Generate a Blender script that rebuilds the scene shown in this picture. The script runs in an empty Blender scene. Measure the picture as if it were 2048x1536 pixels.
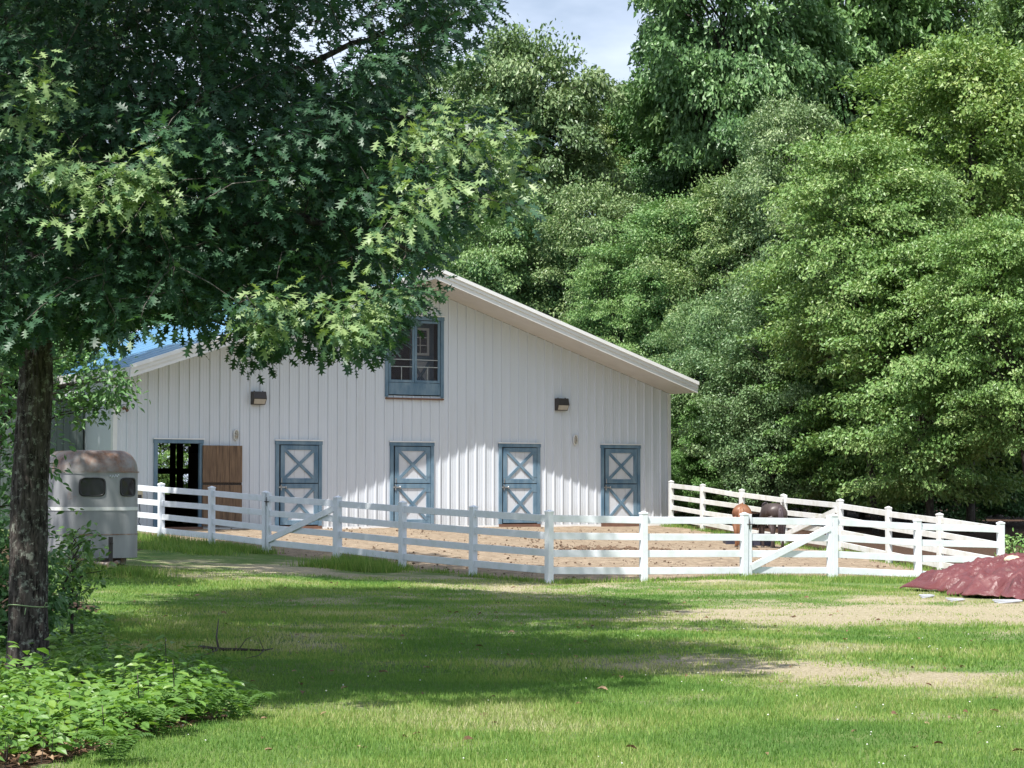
import bpy, math, random
import numpy as np
from mathutils import Vector, Matrix

# ------------------------------------------------------------------ camera, light, exposure
S = bpy.context.scene
C = S.collection
F, CX, YH = 4450.0, 1024.0, 980.0            # focal length in photo pixels, centre column, horizon row
CAMZ = 1.9
PITCH = math.atan((YH-768)/F)
cam = bpy.data.objects.new('camera', bpy.data.cameras.new('camera'))
C.objects.link(cam); S.camera = cam
cam.location = (0, 0, CAMZ)
cam.rotation_euler = (math.pi/2+PITCH, 0, 0)
cam.data.sensor_width = 36; cam.data.lens = F/2048*36
cam.data.clip_end = 3000

SUN_RAY = Vector((1.15, 2.26, -4.5)).normalized()
sl = bpy.data.lights.new('sun', 'SUN'); sl.energy = 5.0; sl.angle = math.radians(.53); sl.color = (1.0, .965, .91)
sun = bpy.data.objects.new('sun', sl); C.objects.link(sun)
sun.rotation_euler = SUN_RAY.to_track_quat('-Z', 'Y').to_euler()
sun.location = (-10, -20, 40)

w = bpy.data.worlds.new('World'); S.world = w; w.use_nodes = True
nt = w.node_tree; nt.nodes.clear()
def N(nt, typ, **kw):
    n = nt.nodes.new(typ)
    for k, v in kw.items():
        if k.startswith('i_'):
            key = k[2:]
            key = int(key) if key.isdigit() else key
            n.inputs[key].default_value = v
        else: setattr(n, k, v)
    return n
sky = N(nt, 'ShaderNodeTexSky', sky_type='NISHITA', sun_disc=False, sun_elevation=math.radians(60.6),
        sun_rotation=math.radians(207), altitude=100, air_density=1.0, dust_density=1.5, ozone_density=1.5)
tc = N(nt, 'ShaderNodeTexCoord')
mp = N(nt, 'ShaderNodeMapping'); mp.inputs['Scale'].default_value = (2.2, 2.2, 5.0); mp.inputs['Location'].default_value = (.35, .1, .15)
no = N(nt, 'ShaderNodeTexNoise', i_Scale=2.1, i_Detail=6.0, i_Roughness=.5)
rp = N(nt, 'ShaderNodeValToRGB'); rp.color_ramp.elements[0].color = (.30, .30, .30, 1); rp.color_ramp.elements[0].position = .46; rp.color_ramp.elements[1].position = .60
mx = N(nt, 'ShaderNodeMix', data_type='RGBA'); mx.inputs[7].default_value = (7.6, 8.6, 10.4, 1)
bg = N(nt, 'ShaderNodeBackground', i_Strength=.082)
ow = N(nt, 'ShaderNodeOutputWorld')
L = nt.links.new
L(tc.outputs['Generated'], mp.inputs[0]); L(mp.outputs[0], no.inputs['Vector']); L(no.outputs['Fac'], rp.inputs[0])
L(rp.outputs[0], mx.inputs[0]); L(sky.outputs[0], mx.inputs[6]); L(mx.outputs[2], bg.inputs[0]); L(bg.outputs[0], ow.inputs[0])

S.view_settings.view_transform = 'Standard'; S.view_settings.look = 'None'
S.view_settings.gamma = 1; S.view_settings.exposure = 0.62; S.view_settings.use_curve_mapping = False
S.render.engine = 'CYCLES'
S.cycles.max_bounces = 6; S.cycles.diffuse_bounces = 3; S.cycles.glossy_bounces = 2
S.cycles.transmission_bounces = 4; S.cycles.transparent_max_bounces = 6
S.cycles.use_denoising = True; S.cycles.denoiser = 'OPENIMAGEDENOISE'
S.cycles.denoising_input_passes = 'RGB_ALBEDO_NORMAL'; S.cycles.denoising_prefilter = 'ACCURATE'

# ------------------------------------------------------------------ helpers
rng = np.random.default_rng(7); random.seed(7)
cp, sp_ = math.cos(PITCH), math.sin(PITCH)
def at(px, py, D):
    """the point at horizontal distance D (world y) seen at photo pixel px, py"""
    a = (px-CX)/F; b = (768-py)/F
    dy = cp - b*sp_; dz = sp_ + b*cp
    k = D/dy
    return Vector((a*k, D, CAMZ + dz*k))

def tag(o, label=None, cat=None, group=None, kind=None):
    if label: o['label'] = label
    if cat: o['category'] = cat
    if group: o['group'] = group
    if kind: o['kind'] = kind
    return o
def empty(name, loc=(0, 0, 0), rz=0):
    o = bpy.data.objects.new(name, None); C.objects.link(o); o.location = loc; o.rotation_euler = (0, 0, rz)
    o.empty_display_size = .2
    return o
def place(name, me, parent=None, loc=None):
    o = bpy.data.objects.new(name, me); C.objects.link(o)
    if parent: o.parent = parent
    if loc is not None: o.location = loc
    return o
def copy_tree(o, parent=None):
    c = o.copy(); C.objects.link(c)
    if parent: c.parent = parent
    for ch in [x for x in bpy.data.objects if x.parent == o]: copy_tree(ch, c)
    return c

class MB:
    def __init__(s): s.v = []; s.f = []; s.sm = []
    def add(s, vs, fs, smooth=False):
        n = len(s.v); s.v += [tuple(x) for x in vs]; s.f += [tuple(i+n for i in f) for f in fs]; s.sm += [smooth]*len(fs)
        return s
    def box(s, a, b, M=None):
        x0, y0, z0 = a; x1, y1, z1 = b
        vs = [(x0, y0, z0), (x1, y0, z0), (x1, y1, z0), (x0, y1, z0), (x0, y0, z1), (x1, y0, z1), (x1, y1, z1), (x0, y1, z1)]
        if M: vs = [M(*p) for p in vs]
        return s.add(vs, [(0, 3, 2, 1), (4, 5, 6, 7), (0, 1, 5, 4), (1, 2, 6, 5), (2, 3, 7, 6), (3, 0, 4, 7)])
    def bar(s, p, q, wid, hei, up=Vector((0, 0, 1))):
        p = Vector(p); q = Vector(q); d = (q-p).normalized(); side = d.cross(up).normalized(); u2 = side.cross(d)
        vs = []
        for c in (p, q):
            for a, b in ((-1, -1), (1, -1), (1, 1), (-1, 1)): vs.append(c+side*a*wid/2+u2*b*hei/2)
        return s.add(vs, [(0, 1, 2, 3), (7, 6, 5, 4), (0, 4, 5, 1), (1, 5, 6, 2), (2, 6, 7, 3), (3, 7, 4, 0)])
    def tube(s, pts, rad, n=8, cap=True):
        pts = [Vector(p) for p in pts]; vs = []; ref = None
        for i, p in enumerate(pts):
            d = (pts[min(i+1, len(pts)-1)]-pts[max(i-1, 0)])
            d = d.normalized() if d.length > 1e-9 else Vector((0, 0, 1))
            if ref is None: ref = d.orthogonal().normalized()
            ref = (ref-d*ref.dot(d)).normalized(); bi = d.cross(ref)
            r = rad[i] if hasattr(rad, '__len__') else rad
            for k in range(n):
                a = 2*math.pi*k/n; vs.append(p+(ref*math.cos(a)+bi*math.sin(a))*r)
        fs = [(i*n+k, i*n+(k+1) % n, (i+1)*n+(k+1) % n, (i+1)*n+k) for i in range(len(pts)-1) for k in range(n)]
        if cap: fs += [tuple(range(n-1, -1, -1)), tuple((len(pts)-1)*n+k for k in range(n))]
        return s.add(vs, fs, True)
    def mesh(s, name, mat):
        me = bpy.data.meshes.new(name); me.from_pydata(s.v, [], s.f)
        me.materials.append(mat); me.polygons.foreach_set('use_smooth', s.sm); me.update()
        return me
    def build(s, name, mat, parent=None, bevel=0):
        o = place(name, s.mesh(name, mat), parent)
        if bevel:
            m = o.modifiers.new('bevel', 'BEVEL'); m.width = bevel; m.segments = 1; m.limit_method = 'ANGLE'
        return o

def npmesh(name, V, T, mat, attrs=None, smooth=False):
    V = np.asarray(V, np.float32); T = np.asarray(T, np.int32); k = T.shape[1]
    me = bpy.data.meshes.new(name)
    me.vertices.add(len(V)); me.vertices.foreach_set('co', V.ravel())
    me.loops.add(T.size); me.loops.foreach_set('vertex_index', T.ravel())
    me.polygons.add(len(T)); me.polygons.foreach_set('loop_start', np.arange(0, T.size, k, dtype=np.int32))
    me.polygons.foreach_set('use_smooth', np.full(len(T), smooth))
    me.materials.append(mat)
    for an, av in (attrs or {}).items():
        at_ = me.attributes.new(an, 'FLOAT', 'POINT'); at_.data.foreach_set('value', np.asarray(av, np.float32))
    me.update(calc_edges=True); me.validate()
    return me
def unit(a): return a/np.maximum(np.linalg.norm(a, axis=-1, keepdims=True), 1e-9)
def scatter(tv, tt, pos, d, n, sc, rnd):
    """copies of a leaf template (x along the midrib, z its normal) as arrays"""
    x = unit(d); y = unit(np.cross(n, x)); z = np.cross(x, y)
    R = np.stack([x, y, z], 2)
    V = np.einsum('nij,kj->nki', R, tv)*sc[:, None, None]+pos[:, None, :]
    k = len(tv); T = tt[None]+(np.arange(len(pos))*k)[:, None, None]
    return V.reshape(-1, 3), T.reshape(-1, tt.shape[1]), np.repeat(rnd, k)
def lerp_noise(x, y, seed, sc):
    """cheap smooth 2D value noise in 0..1"""
    g = np.random.default_rng(seed).random((64, 64)); x = np.asarray(x)/sc; y = np.asarray(y)/sc
    xi = np.floor(x).astype(int); yi = np.floor(y).astype(int); fx = x-xi; fy = y-yi
    fx = fx*fx*(3-2*fx); fy = fy*fy*(3-2*fy)
    a = g[xi % 64, yi % 64]; b = g[(xi+1) % 64, yi % 64]; c = g[xi % 64, (yi+1) % 64]; d = g[(xi+1) % 64, (yi+1) % 64]
    return (a*(1-fx)+b*fx)*(1-fy)+(c*(1-fx)+d*fx)*fy
def in_poly(x, y, P):
    x = np.asarray(x, float); y = np.asarray(y, float); r = np.zeros(x.shape, bool)
    for i in range(len(P)):
        x1, y1 = P[i]; x2, y2 = P[i-1]
        c = ((y1 > y) != (y2 > y)) & (x < (x2-x1)*(y-y1)/((y2-y1) if y2 != y1 else 1e-9)+x1)
        r ^= c
    return r

# ------------------------------------------------------------------ materials
def material(name):
    m = bpy.data.materials.new(name); m.use_nodes = True; nt = m.node_tree; nt.nodes.clear()
    out = N(nt, 'ShaderNodeOutputMaterial'); b = N(nt, 'ShaderNodeBsdfPrincipled')
    nt.links.new(b.outputs[0], out.inputs[0]); return m, nt, b, out
def ramp(nt, stops, src=None):
    r = N(nt, 'ShaderNodeValToRGB'); e = r.color_ramp.elements
    while len(e) < len(stops): e.new(.5)
    for i, (p, c) in enumerate(stops): e[i].position = p; e[i].color = (*c, 1)
    if src is not None: nt.links.new(src, r.inputs[0])
    return r
def noise(nt, scale, detail=5, rough=.6, stretch=None, coord='Object', dist=0):
    t = N(nt, 'ShaderNodeTexCoord'); n = N(nt, 'ShaderNodeTexNoise', i_Scale=scale, i_Detail=float(detail), i_Roughness=rough, i_Distortion=float(dist))
    if stretch:
        mp = N(nt, 'ShaderNodeMapping'); mp.inputs['Scale'].default_value = stretch
        nt.links.new(t.outputs[coord], mp.inputs[0]); nt.links.new(mp.outputs[0], n.inputs['Vector'])
    else: nt.links.new(t.outputs[coord], n.inputs['Vector'])
    return n
def simple(name, c1, c2=None, rough=.6, scale=3, stretch=None, bump=0, metal=0, detail=5, p=(.35, .7), bscale=None, spec=.5):
    m, nt, b, out = material(name)
    b.inputs['Roughness'].default_value = rough; b.inputs['Metallic'].default_value = metal
    b.inputs['Specular IOR Level'].default_value = spec
    n = noise(nt, scale, detail, .6, stretch)
    r = ramp(nt, [(p[0], c1), (p[1], c2 or tuple(x*.85 for x in c1))], n.outputs['Fac'])
    nt.links.new(r.outputs[0], b.inputs['Base Color'])
    if bump:
        n2 = noise(nt, bscale or scale*4, 4, .6, stretch)
        bp = N(nt, 'ShaderNodeBump', i_Strength=bump, i_Distance=.02)
        nt.links.new(n2.outputs['Fac'], bp.inputs['Height']); nt.links.new(bp.outputs[0], b.inputs['Normal'])
    return m
def leaf_mat(name, stops, trans=.35, rough=.45, spec=.4, tcol=(1.2, 1.25, .55)):
    m, nt, b, out = material(name)
    a = N(nt, 'ShaderNodeAttribute', attribute_name='rnd'); oi = N(nt, 'ShaderNodeObjectInfo')
    r = ramp(nt, stops, a.outputs['Fac'])
    mul = N(nt, 'ShaderNodeMix', data_type='RGBA', blend_type='MULTIPLY', i_0=1.0)
    nt.links.new(r.outputs[0], mul.inputs[6]); nt.links.new(oi.outputs['Color'], mul.inputs[7])
    nt.links.new(mul.outputs[2], b.inputs['Base Color'])
    b.inputs['Roughness'].default_value = rough; b.inputs['Specular IOR Level'].default_value = spec
    t = N(nt, 'ShaderNodeBsdfTranslucent')
    tm = N(nt, 'ShaderNodeMix', data_type='RGBA', blend_type='MULTIPLY', i_0=1.0); tm.inputs[7].default_value = (*tcol, 1)
    nt.links.new(mul.outputs[2], tm.inputs[6]); nt.links.new(tm.outputs[2], t.inputs[0])
    ms = N(nt, 'ShaderNodeMixShader', i_0=trans)
    nt.links.new(b.outputs[0], ms.inputs[1]); nt.links.new(t.outputs[0], ms.inputs[2]); nt.links.new(ms.outputs[0], out.inputs[0])
    return m

M = {}
M['oak'] = leaf_mat('oak_leaf', [(0, (.028, .070, .040)), (.5, (.055, .13, .065)), (.74, (.085, .17, .07)), (.86, (.20, .30, .12)), (1, (.32, .42, .18))], .30, .45, .45)  # palest stops serve the leaves at the sun patches
M['broad'] = leaf_mat('broadleaf', [(0, (.10, .18, .07)), (.6, (.18, .28, .105)), (1, (.32, .41, .19))], .20, .42, .5, (1.1, 1.2, .6))
M['fresh'] = leaf_mat('fresh_leaf', [(0, (.11, .21, .065)), (.6, (.20, .32, .105)), (1, (.34, .43, .19))], .22, .42, .45, (1.15, 1.2, .55))
M['sprout'] = leaf_mat('undergrowth_leaf', [(0, (.10, .22, .05)), (.6, (.18, .33, .075)), (1, (.28, .42, .10))], .40, .42, .5)
M['fern'] = leaf_mat('fern_leaf', [(0, (.07, .15, .035)), (1, (.13, .25, .06))], .35, .6)
M['blade'] = leaf_mat('grass_blade', [(0, (.12, .24, .055)), (.45, (.22, .35, .08)), (.75, (.36, .41, .14)), (1, (.52, .49, .30))], .35, .6, .25)
M['litter'] = leaf_mat('dead_leaf', [(0, (.10, .055, .03)), (.6, (.22, .13, .08)), (1, (.42, .30, .19))], .1, .7, .2, (1, .8, .6))
M['white'] = simple('white_vinyl', (.80, .83, .88), (.60, .66, .62), .4, 3.5, (1, 1, 1), 0, p=(.45, .95), detail=8)
M['white_old'] = simple('weathered_white_vinyl', (.74, .75, .74), (.52, .51, .42), .5, 3, (1, 1, .6), .1, p=(.45, .85))
M['gable'] = simple('barn_white_steel', (.66, .70, .76), (.62, .66, .71), .38, 1.2, (1, 1, .25), 0, p=(.3, .75))
nt = M['gable'].node_tree; b = [n for n in nt.nodes if n.type == 'BSDF_PRINCIPLED'][0]; src = b.inputs['Base Color'].links[0].from_socket
tcx = N(nt, 'ShaderNodeTexCoord'); sx = N(nt, 'ShaderNodeSeparateXYZ'); nt.links.new(tcx.outputs['Object'], sx.inputs[0])
ns_ = noise(nt, 3.5, 7, .75); mrr = N(nt, 'ShaderNodeMapRange'); mrr.inputs[1].default_value = 0.0; mrr.inputs[2].default_value = .75; mrr.inputs[3].default_value = .62; mrr.inputs[4].default_value = .0
nt.links.new(sx.outputs[2], mrr.inputs[0]); mm = N(nt, 'ShaderNodeMath', operation='MULTIPLY'); nt.links.new(mrr.outputs[0], mm.inputs[0]); nt.links.new(ns_.outputs['Fac'], mm.inputs[1])
ns2 = noise(nt, 1.6, 8, .8, (1, 1, .12)); r22 = ramp(nt, [(.56, (0, 0, 0)), (.80, (.30, .30, .30))], ns2.outputs['Fac']); ad = N(nt, 'ShaderNodeMath', operation='ADD', use_clamp=True); nt.links.new(mm.outputs[0], ad.inputs[0]); nt.links.new(r22.outputs[0], ad.inputs[1])
mxx = N(nt, 'ShaderNodeMix', data_type='RGBA'); mxx.inputs[7].default_value = (.33, .29, .23, 1); nt.links.new(ad.outputs[0], mxx.inputs[0]); nt.links.new(src, mxx.inputs[6]); nt.links.new(mxx.outputs[2], b.inputs['Base Color'])
M['trimw'] = simple('white_trim', (.80, .80, .80), (.74, .74, .73), .35, 2)
M['soffit'] = simple('soffit_warm_white', (.64, .63, .61), (.58, .57, .55), .6, 2)  # white boards; cream cast of ground bounce put into the colour
M['roof'] = simple('blue_steel_roof', (.15, .33, .54), (.13, .29, .48), .3, 1.0, spec=.6)
M['blue'] = simple('slate_blue_paint', (.085, .165, .245), (.22, .31, .38), .6, 5, (1, 1, .35), .15, p=(.35, .8))
M['blue_dark'] = simple('slate_blue_shadow_gap', (.02, .03, .045), (.015, .02, .03), .8)
M['panelw'] = simple('door_panel_white', (.62, .65, .70), (.55, .57, .60), .5, 3)
M['wood'] = simple('plywood_brown', (.235, .15, .09), (.10, .062, .04), .8, 3, (7, 7, .5), .3, p=(.38, .66))
M['wood_dark'] = simple('dark_timber', (.05, .035, .025), (.03, .022, .018), .8, 3)
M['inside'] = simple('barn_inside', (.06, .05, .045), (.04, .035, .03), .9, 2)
M['sill'] = simple('red_brown_sill', (.20, .10, .07), (.13, .075, .05), .8, 4)
M['metal_dark'] = simple('dark_bronze_metal', (.045, .037, .035), (.035, .03, .03), .45, 6)
M['lens'] = simple('frosted_lens', (.45, .42, .36), (.38, .36, .32), .25, 6)
M['steel'] = simple('galvanised_steel', (.45, .45, .45), (.3, .3, .3), .4, 8, metal=.7)
M['black'] = simple('black_rubber', (.012, .012, .013), (.02, .02, .02), .4, 5)
M['green_wall'] = simple('grey_green_siding', (.13, .16, .155), (.085, .105, .10), .7, 2, (1, 1, .2))
M['rope'] = simple('pale_green_twine', (.35, .5, .25), (.3, .4, .2), .8)
M['tub'] = simple('blue_grey_tub', (.035, .04, .07), (.06, .06, .09), .5)
M['stone'] = simple('buff_stone', (.62, .5, .36), (.5, .4, .3), .8, 6, bump=.3)
M['plastic'] = simple('torn_white_plastic', (.42, .43, .46), (.28, .29, .31), .35)
M['twig'] = simple('dead_wood', (.07, .055, .045), (.045, .035, .03), .85)
M['clover'] = simple('clover_white', (.75, .75, .68))
M['dung'] = simple('dark_clods', (.16, .10, .06), (.09, .06, .04), .9, 9)
M['cream'] = simple('cream_plastic', (.6, .52, .36), (.55, .48, .33), .5)

# screen cloth
m, nt, b, out = material('insect_screen'); M['screen'] = m
b.inputs['Base Color'].default_value = (.05, .048, .06, 1); b.inputs['Roughness'].default_value = .7
tr = N(nt, 'ShaderNodeBsdfTransparent'); ms = N(nt, 'ShaderNodeMixShader', i_0=.5)
nt.links.new(tr.outputs[0], ms.inputs[1]); nt.links.new(b.outputs[0], ms.inputs[2]); nt.links.new(ms.outputs[0], out.inputs[0])
# window glass
m, nt, b, out = material('window_glass'); M['glass'] = m
b.inputs['Base Color'].default_value = (.015, .017, .02, 1); b.inputs['Roughness'].default_value = .1; b.inputs['Specular IOR Level'].default_value = .35

# bark
def bark(name, base, hi, lich, scale=1.0):
    m, nt, b, out = material(name); b.inputs['Roughness'].default_value = .9; b.inputs['Specular IOR Level'].default_value = .2
    n = noise(nt, 22*scale, 8, .7, (1, 1, .22)); r = ramp(nt, [(.38, base), (.62, hi)], n.outputs['Fac'])
    n2 = noise(nt, 13*scale, 6, .75); r2 = ramp(nt, [(.54, (0, 0, 0)), (.62, (1, 1, 1))], n2.outputs['Fac'])
    mx = N(nt, 'ShaderNodeMix', data_type='RGBA'); mx.inputs[7].default_value = (*lich, 1)
    sc = N(nt, 'ShaderNodeMath', operation='MULTIPLY', i_1=.6); nt.links.new(r2.outputs[0], sc.inputs[0]); nt.links.new(sc.outputs[0], mx.inputs[0])
    nt.links.new(r.outputs[0], mx.inputs[6]); nt.links.new(mx.outputs[2], b.inputs['Base Color'])
    bp = N(nt, 'ShaderNodeBump', i_Strength=.7, i_Distance=.03); nt.links.new(n.outputs['Fac'], bp.inputs['Height']); nt.links.new(bp.outputs[0], b.inputs['Normal'])
    return m
M['bark'] = bark('oak_bark', (.016, .013, .012), (.13, .112, .10), (.42, .45, .38))
M['bark2'] = bark('grey_bark', (.035, .03, .026), (.09, .078, .066), (.14, .15, .12), .5)

# ground
m, nt, b, out = material('ground_soil_and_turf'); M['ground'] = m
b.inputs['Roughness'].default_value = .95; b.inputs['Specular IOR Level'].default_value = .15
def attr(nt, nm): return N(nt, 'ShaderNodeAttribute', attribute_name=nm).outputs['Fac']
g1 = noise(nt, 1.3, 8, .65); g2 = noise(nt, 26, 6, .75); g3 = noise(nt, 5, 7, .7, (1, 1, 1))
turf = ramp(nt, [(.3, (.08, .16, .04)), (.5, (.13, .21, .055)), (.72, (.23, .26, .10))], g1.outputs['Fac'])
straw = ramp(nt, [(.30, (.20, .17, .10)), (.5, (.40, .345, .23)), (.7, (.62, .54, .40))], g2.outputs['Fac'])
dirt = ramp(nt, [(.3, (.17, .13, .092)), (.5, (.31, .24, .17)), (.72, (.45, .36, .265))], g3.outputs['Fac'])
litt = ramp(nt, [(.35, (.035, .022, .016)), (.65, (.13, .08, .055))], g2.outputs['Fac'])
def mixc(nt, fac, a, c):
    x = N(nt, 'ShaderNodeMix', data_type='RGBA'); nt.links.new(fac, x.inputs[0]); nt.links.new(a, x.inputs[6]); nt.links.new(c, x.inputs[7]); return x.outputs[2]
def edge(nt, a, n, lo=.42, hi=.58, k=.8):
    """weight a broken up by noise n"""
    s = N(nt, 'ShaderNodeMath', operation='MULTIPLY_ADD'); nt.links.new(n, s.inputs[0]); s.inputs[1].default_value = k
    o = N(nt, 'ShaderNodeMath', operation='SUBTRACT', i_1=k/2); nt.links.new(a, o.inputs[0]); nt.links.new(o.outputs[0], s.inputs[2])
    mr = N(nt, 'ShaderNodeMapRange'); mr.inputs[1].default_value = lo; mr.inputs[2].default_value = hi; nt.links.new(s.outputs[0], mr.inputs[0]); return mr.outputs[0]
gm = noise(nt, 9, 9, .8, (1, 1, 1))
c = mixc(nt, edge(nt, attr(nt, 'dry'), gm.outputs['Fac'], .3, .75, 1.3), turf.outputs[0], straw.outputs[0])
c = mixc(nt, edge(nt, attr(nt, 'paddock'), gm.outputs['Fac'], .42, .6, .5), c, dirt.outputs[0])
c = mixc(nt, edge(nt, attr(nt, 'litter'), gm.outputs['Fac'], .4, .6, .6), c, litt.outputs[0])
nt.links.new(c, b.inputs['Base Color'])
bp = N(nt, 'ShaderNodeBump', i_Strength=.8, i_Distance=.05)
mul = N(nt, 'ShaderNodeMath', operation='ADD'); nt.links.new(g2.outputs['Fac'], mul.inputs[0]); nt.links.new(g3.outputs['Fac'], mul.inputs[1])
nt.links.new(mul.outputs[0], bp.inputs['Height']); nt.links.new(bp.outputs[0], b.inputs['Normal'])

# tarpaulin
m, nt, b, out = material('maroon_tarpaulin'); M['tarp'] = m
b.inputs['Roughness'].default_value = .38; b.inputs['Specular IOR Level'].default_value = .55
n = noise(nt, 1.6, 5, .6); r = ramp(nt, [(.3, (.115, .032, .034)), (.6, (.155, .045, .046)), (.75, (.20, .085, .08))], n.outputs['Fac'])
n3 = noise(nt, 1.1, 6, .7); r3 = ramp(nt, [(.60, (0, 0, 0)), (.74, (1, 1, 1))], n3.outputs['Fac'])
mx2 = N(nt, 'ShaderNodeMix', data_type='RGBA'); mx2.inputs[7].default_value = (.24, .17, .12, 1)
nt.links.new(r3.outputs[0], mx2.inputs[0]); nt.links.new(r.outputs[0], mx2.inputs[6]); nt.links.new(mx2.outputs[2], b.inputs['Base Color'])
n2 = noise(nt, 5, 4, .6, dist=2); bp = N(nt, 'ShaderNodeBump', i_Strength=.55, i_Distance=.05); nt.links.new(n2.outputs['Fac'], bp.inputs['Height']); nt.links.new(bp.outputs[0], b.inputs['Normal'])

# trailer paint: rust growing from the roof and seams
def rusty(name, base, rust_lo, rust_hi):
    m, nt, b, out = material(name); b.inputs['Roughness'].default_value = .45; b.inputs['Metallic'].default_value = .15
    n = noise(nt, 1.1, 9, .7, (1, 1, 1.4)); r = ramp(nt, [(rust_lo, (0, 0, 0)), (rust_hi, (1, 1, 1))], n.outputs['Fac'])
    n2 = noise(nt, 7, 6, .7, (1, 1, .3)); rc = ramp(nt, [(.3, (.10, .045, .025)), (.55, (.26, .13, .07)), (.75, (.42, .36, .30))], n2.outputs['Fac'])
    n3 = noise(nt, 2.2, 6, .6, (1.5, 1.5, .35)); pc = ramp(nt, [(.3, tuple(x*.72 for x in base)), (.65, base)], n3.outputs['Fac'])
    nt.links.new(mixc(nt, r.outputs[0], pc.outputs[0], rc.outputs[0]), b.inputs['Base Color'])
    return m
M['trailer'] = rusty('grey_trailer_paint', (.34, .35, .36), .60, .74)
M['trailer_roof'] = rusty('rusted_trailer_roof', (.31, .30, .29), .42, .60)

def coat(name, c1, c2):
    m = simple(name, c1, c2, .42, 2.2, None, 0, spec=.45, p=(.3, .7)); return m
M['chestnut'] = coat('chestnut_coat', (.26, .115, .055), (.15, .06, .03))
M['darkbay'] = coat('dark_brown_coat', (.085, .06, .055), (.045, .033, .032))
M['mane_red'] = coat('chestnut_tail_hair', (.30, .14, .07), (.2, .085, .04))
M['mane_dark'] = coat('dark_tail_hair', (.07, .05, .055), (.035, .025, .028))
M['hoof'] = simple('hoof_horn', (.07, .06, .05))

# ------------------------------------------------------------------ terrain
UDIR = Vector((.8579, .5138, 0)); VDIR = Vector((-.5138, .8579, 0))
W0 = Vector((-6.084, 63.4, 0)); BZ = .82
def W(u, v, z): return W0+UDIR*u+VDIR*v+Vector((0, 0, z))
def Dp(s): return None
LEFT = [(1098, 1020, 44.0), (946, 1011, 45.85), (805, 1002, 47.7), (677, 992, 49.5), (532, 982, 51.8), (424, 972.5, 53.6), (323, 965.6, 55.4), (226, 958, 57.2)]
FRONT = [(1098, 1020, 44.0), (1287, 1023, 44.9), (1487, 1025, 46.1), (1667, 1028, 47.2), (1835, 1038, 48.2), (2000, 1043, 49.2)]
BACK = [(2000, 1043, 49.2), (1880, 1026, 51.9), (1777, 1013, 54.8), (1680, 998, 57.7), (1567, 988, 61.6), (1483, 978, 64.4), (1405, 968, 67.1), (1342, 961, 69.3)]
PH = 1.46
lp = [at(*p) for p in LEFT]; fp = [at(*p) for p in FRONT]; bp_ = [at(*p) for p in BACK]
gl = [Vector((p.x, p.y, p.z-PH)) for p in lp]
gf = [Vector((p.x, p.y, g)) for p, g in zip(fp, (.04, .07, .08, .03, -.01, -.05))]
gb = [Vector((p.x, p.y, p.z-1.40)) for p in bp_]; gb[0] = gf[-1]
A = [(-9, 12, 0), (-4, 14, 0), (0, 14, 0), (5, 14, 0), (10, 14, 0), (-5.5, 19, .03), (0, 20, 0), (5, 20, 0), (-5, 23, .03), (0, 26, 0), (7, 26, 0), (-9, 28, .1), (0, 34, 0), (5, 36, 0), (10, 36, 0),
     (14, 30, 0), (-4, 36, .05), (-7.6, 42, .38), (-9, 46, .42), (-14, 44, .6), (-16, 30, .4), (14, 50, 0), (18, 44, 0)]
A += [tuple(p) for p in gl[:-1]]+[tuple(p) for p in gf]+[tuple(p) for p in gb]
for u in (-8, -5.5, -2, 2, 6, 10, 12.9):
    for v in (-.6, 0, 3, 16): A.append(tuple(W(u, v, BZ-.02)))
A += [tuple(W(3, -7, .62)), tuple(W(8, -7, .52)), (1, 52, .33), (5, 54, .33), (8, 57, .33), (-20, 60, .9), (20, 70, .5), (16, 60, .4), (25, 90, 1), (0, 100, 1.2), (-30, 90, 1.1)]
for a in range(0, 360, 20): A.append((300*math.cos(math.radians(a)), 40+300*math.sin(math.radians(a)), 1.0 if math.sin(math.radians(a)) > 0 else -1.0))
A = np.array(A)
Kd = np.linalg.norm(A[:, None, :2]-A[None, :, :2], axis=2)
Wt = np.linalg.solve(Kd+np.eye(len(A))*.15, A[:, 2]-.3)
def gz(x, y):
    x = np.asarray(x, float); y = np.asarray(y, float); sh = x.shape; X = np.stack([x.ravel(), y.ravel()], 1); r = np.empty(len(X))
    for i in range(0, len(X), 20000):
        r[i:i+20000] = np.linalg.norm(X[i:i+20000, None]-A[None, :, :2], axis=2)@Wt+.3
    return r.reshape(sh)
def G(x, y): return float(gz(np.array([x]), np.array([y]))[0])

PAD = [(p.x, p.y) for p in gl[:-1]][::-1]+[(p.x, p.y) for p in gf[1:]]+[(p.x, p.y) for p in gb[1:]]+[tuple(W(13, 0, 0))[:2], tuple(W(-5.6, 0, 0))[:2]]
def dry_w(x, y):
    """bare straw and gravel in the lawn, 0..1"""
    n1 = lerp_noise(x, y, 3, 3.0); n2 = lerp_noise(x+9, y*1.0, 4, 1.1)
    n3 = lerp_noise(x*1.0+5, y+3, 5, .45)
    band = 1.05*np.exp(-((y-(34.6-.12*x))/4.6)**2)*np.clip((x+2.5)/6, 0, 1)
    band2 = .62*np.exp(-((y-(25.6-.95*(x-1)))/2.0)**2)*np.clip((x+.2)/2.2, 0, 1)
    gate = .9*np.exp(-(((x+4.6)/1.5)**2+((y-46.3)/2.6)**2))
    sh = .5*np.exp(-(((x+1)/3.6)**2+((y-38)/3.5)**2))
    sp = .3*np.exp(-(((x+2.2)/1.6)**2+((y-26.5)/1.2)**2))
    allw = (.42*np.clip((y-24)/9, 0, 1)+.06)*np.clip((x+6)/6, .35, 1)
    return np.clip(np.maximum.reduce([band, band2, gate, sh, sp, allw])+(n1-.5)*.6+(n2-.5)*.55+(n3-.5)*.5, 0, 1)
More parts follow.
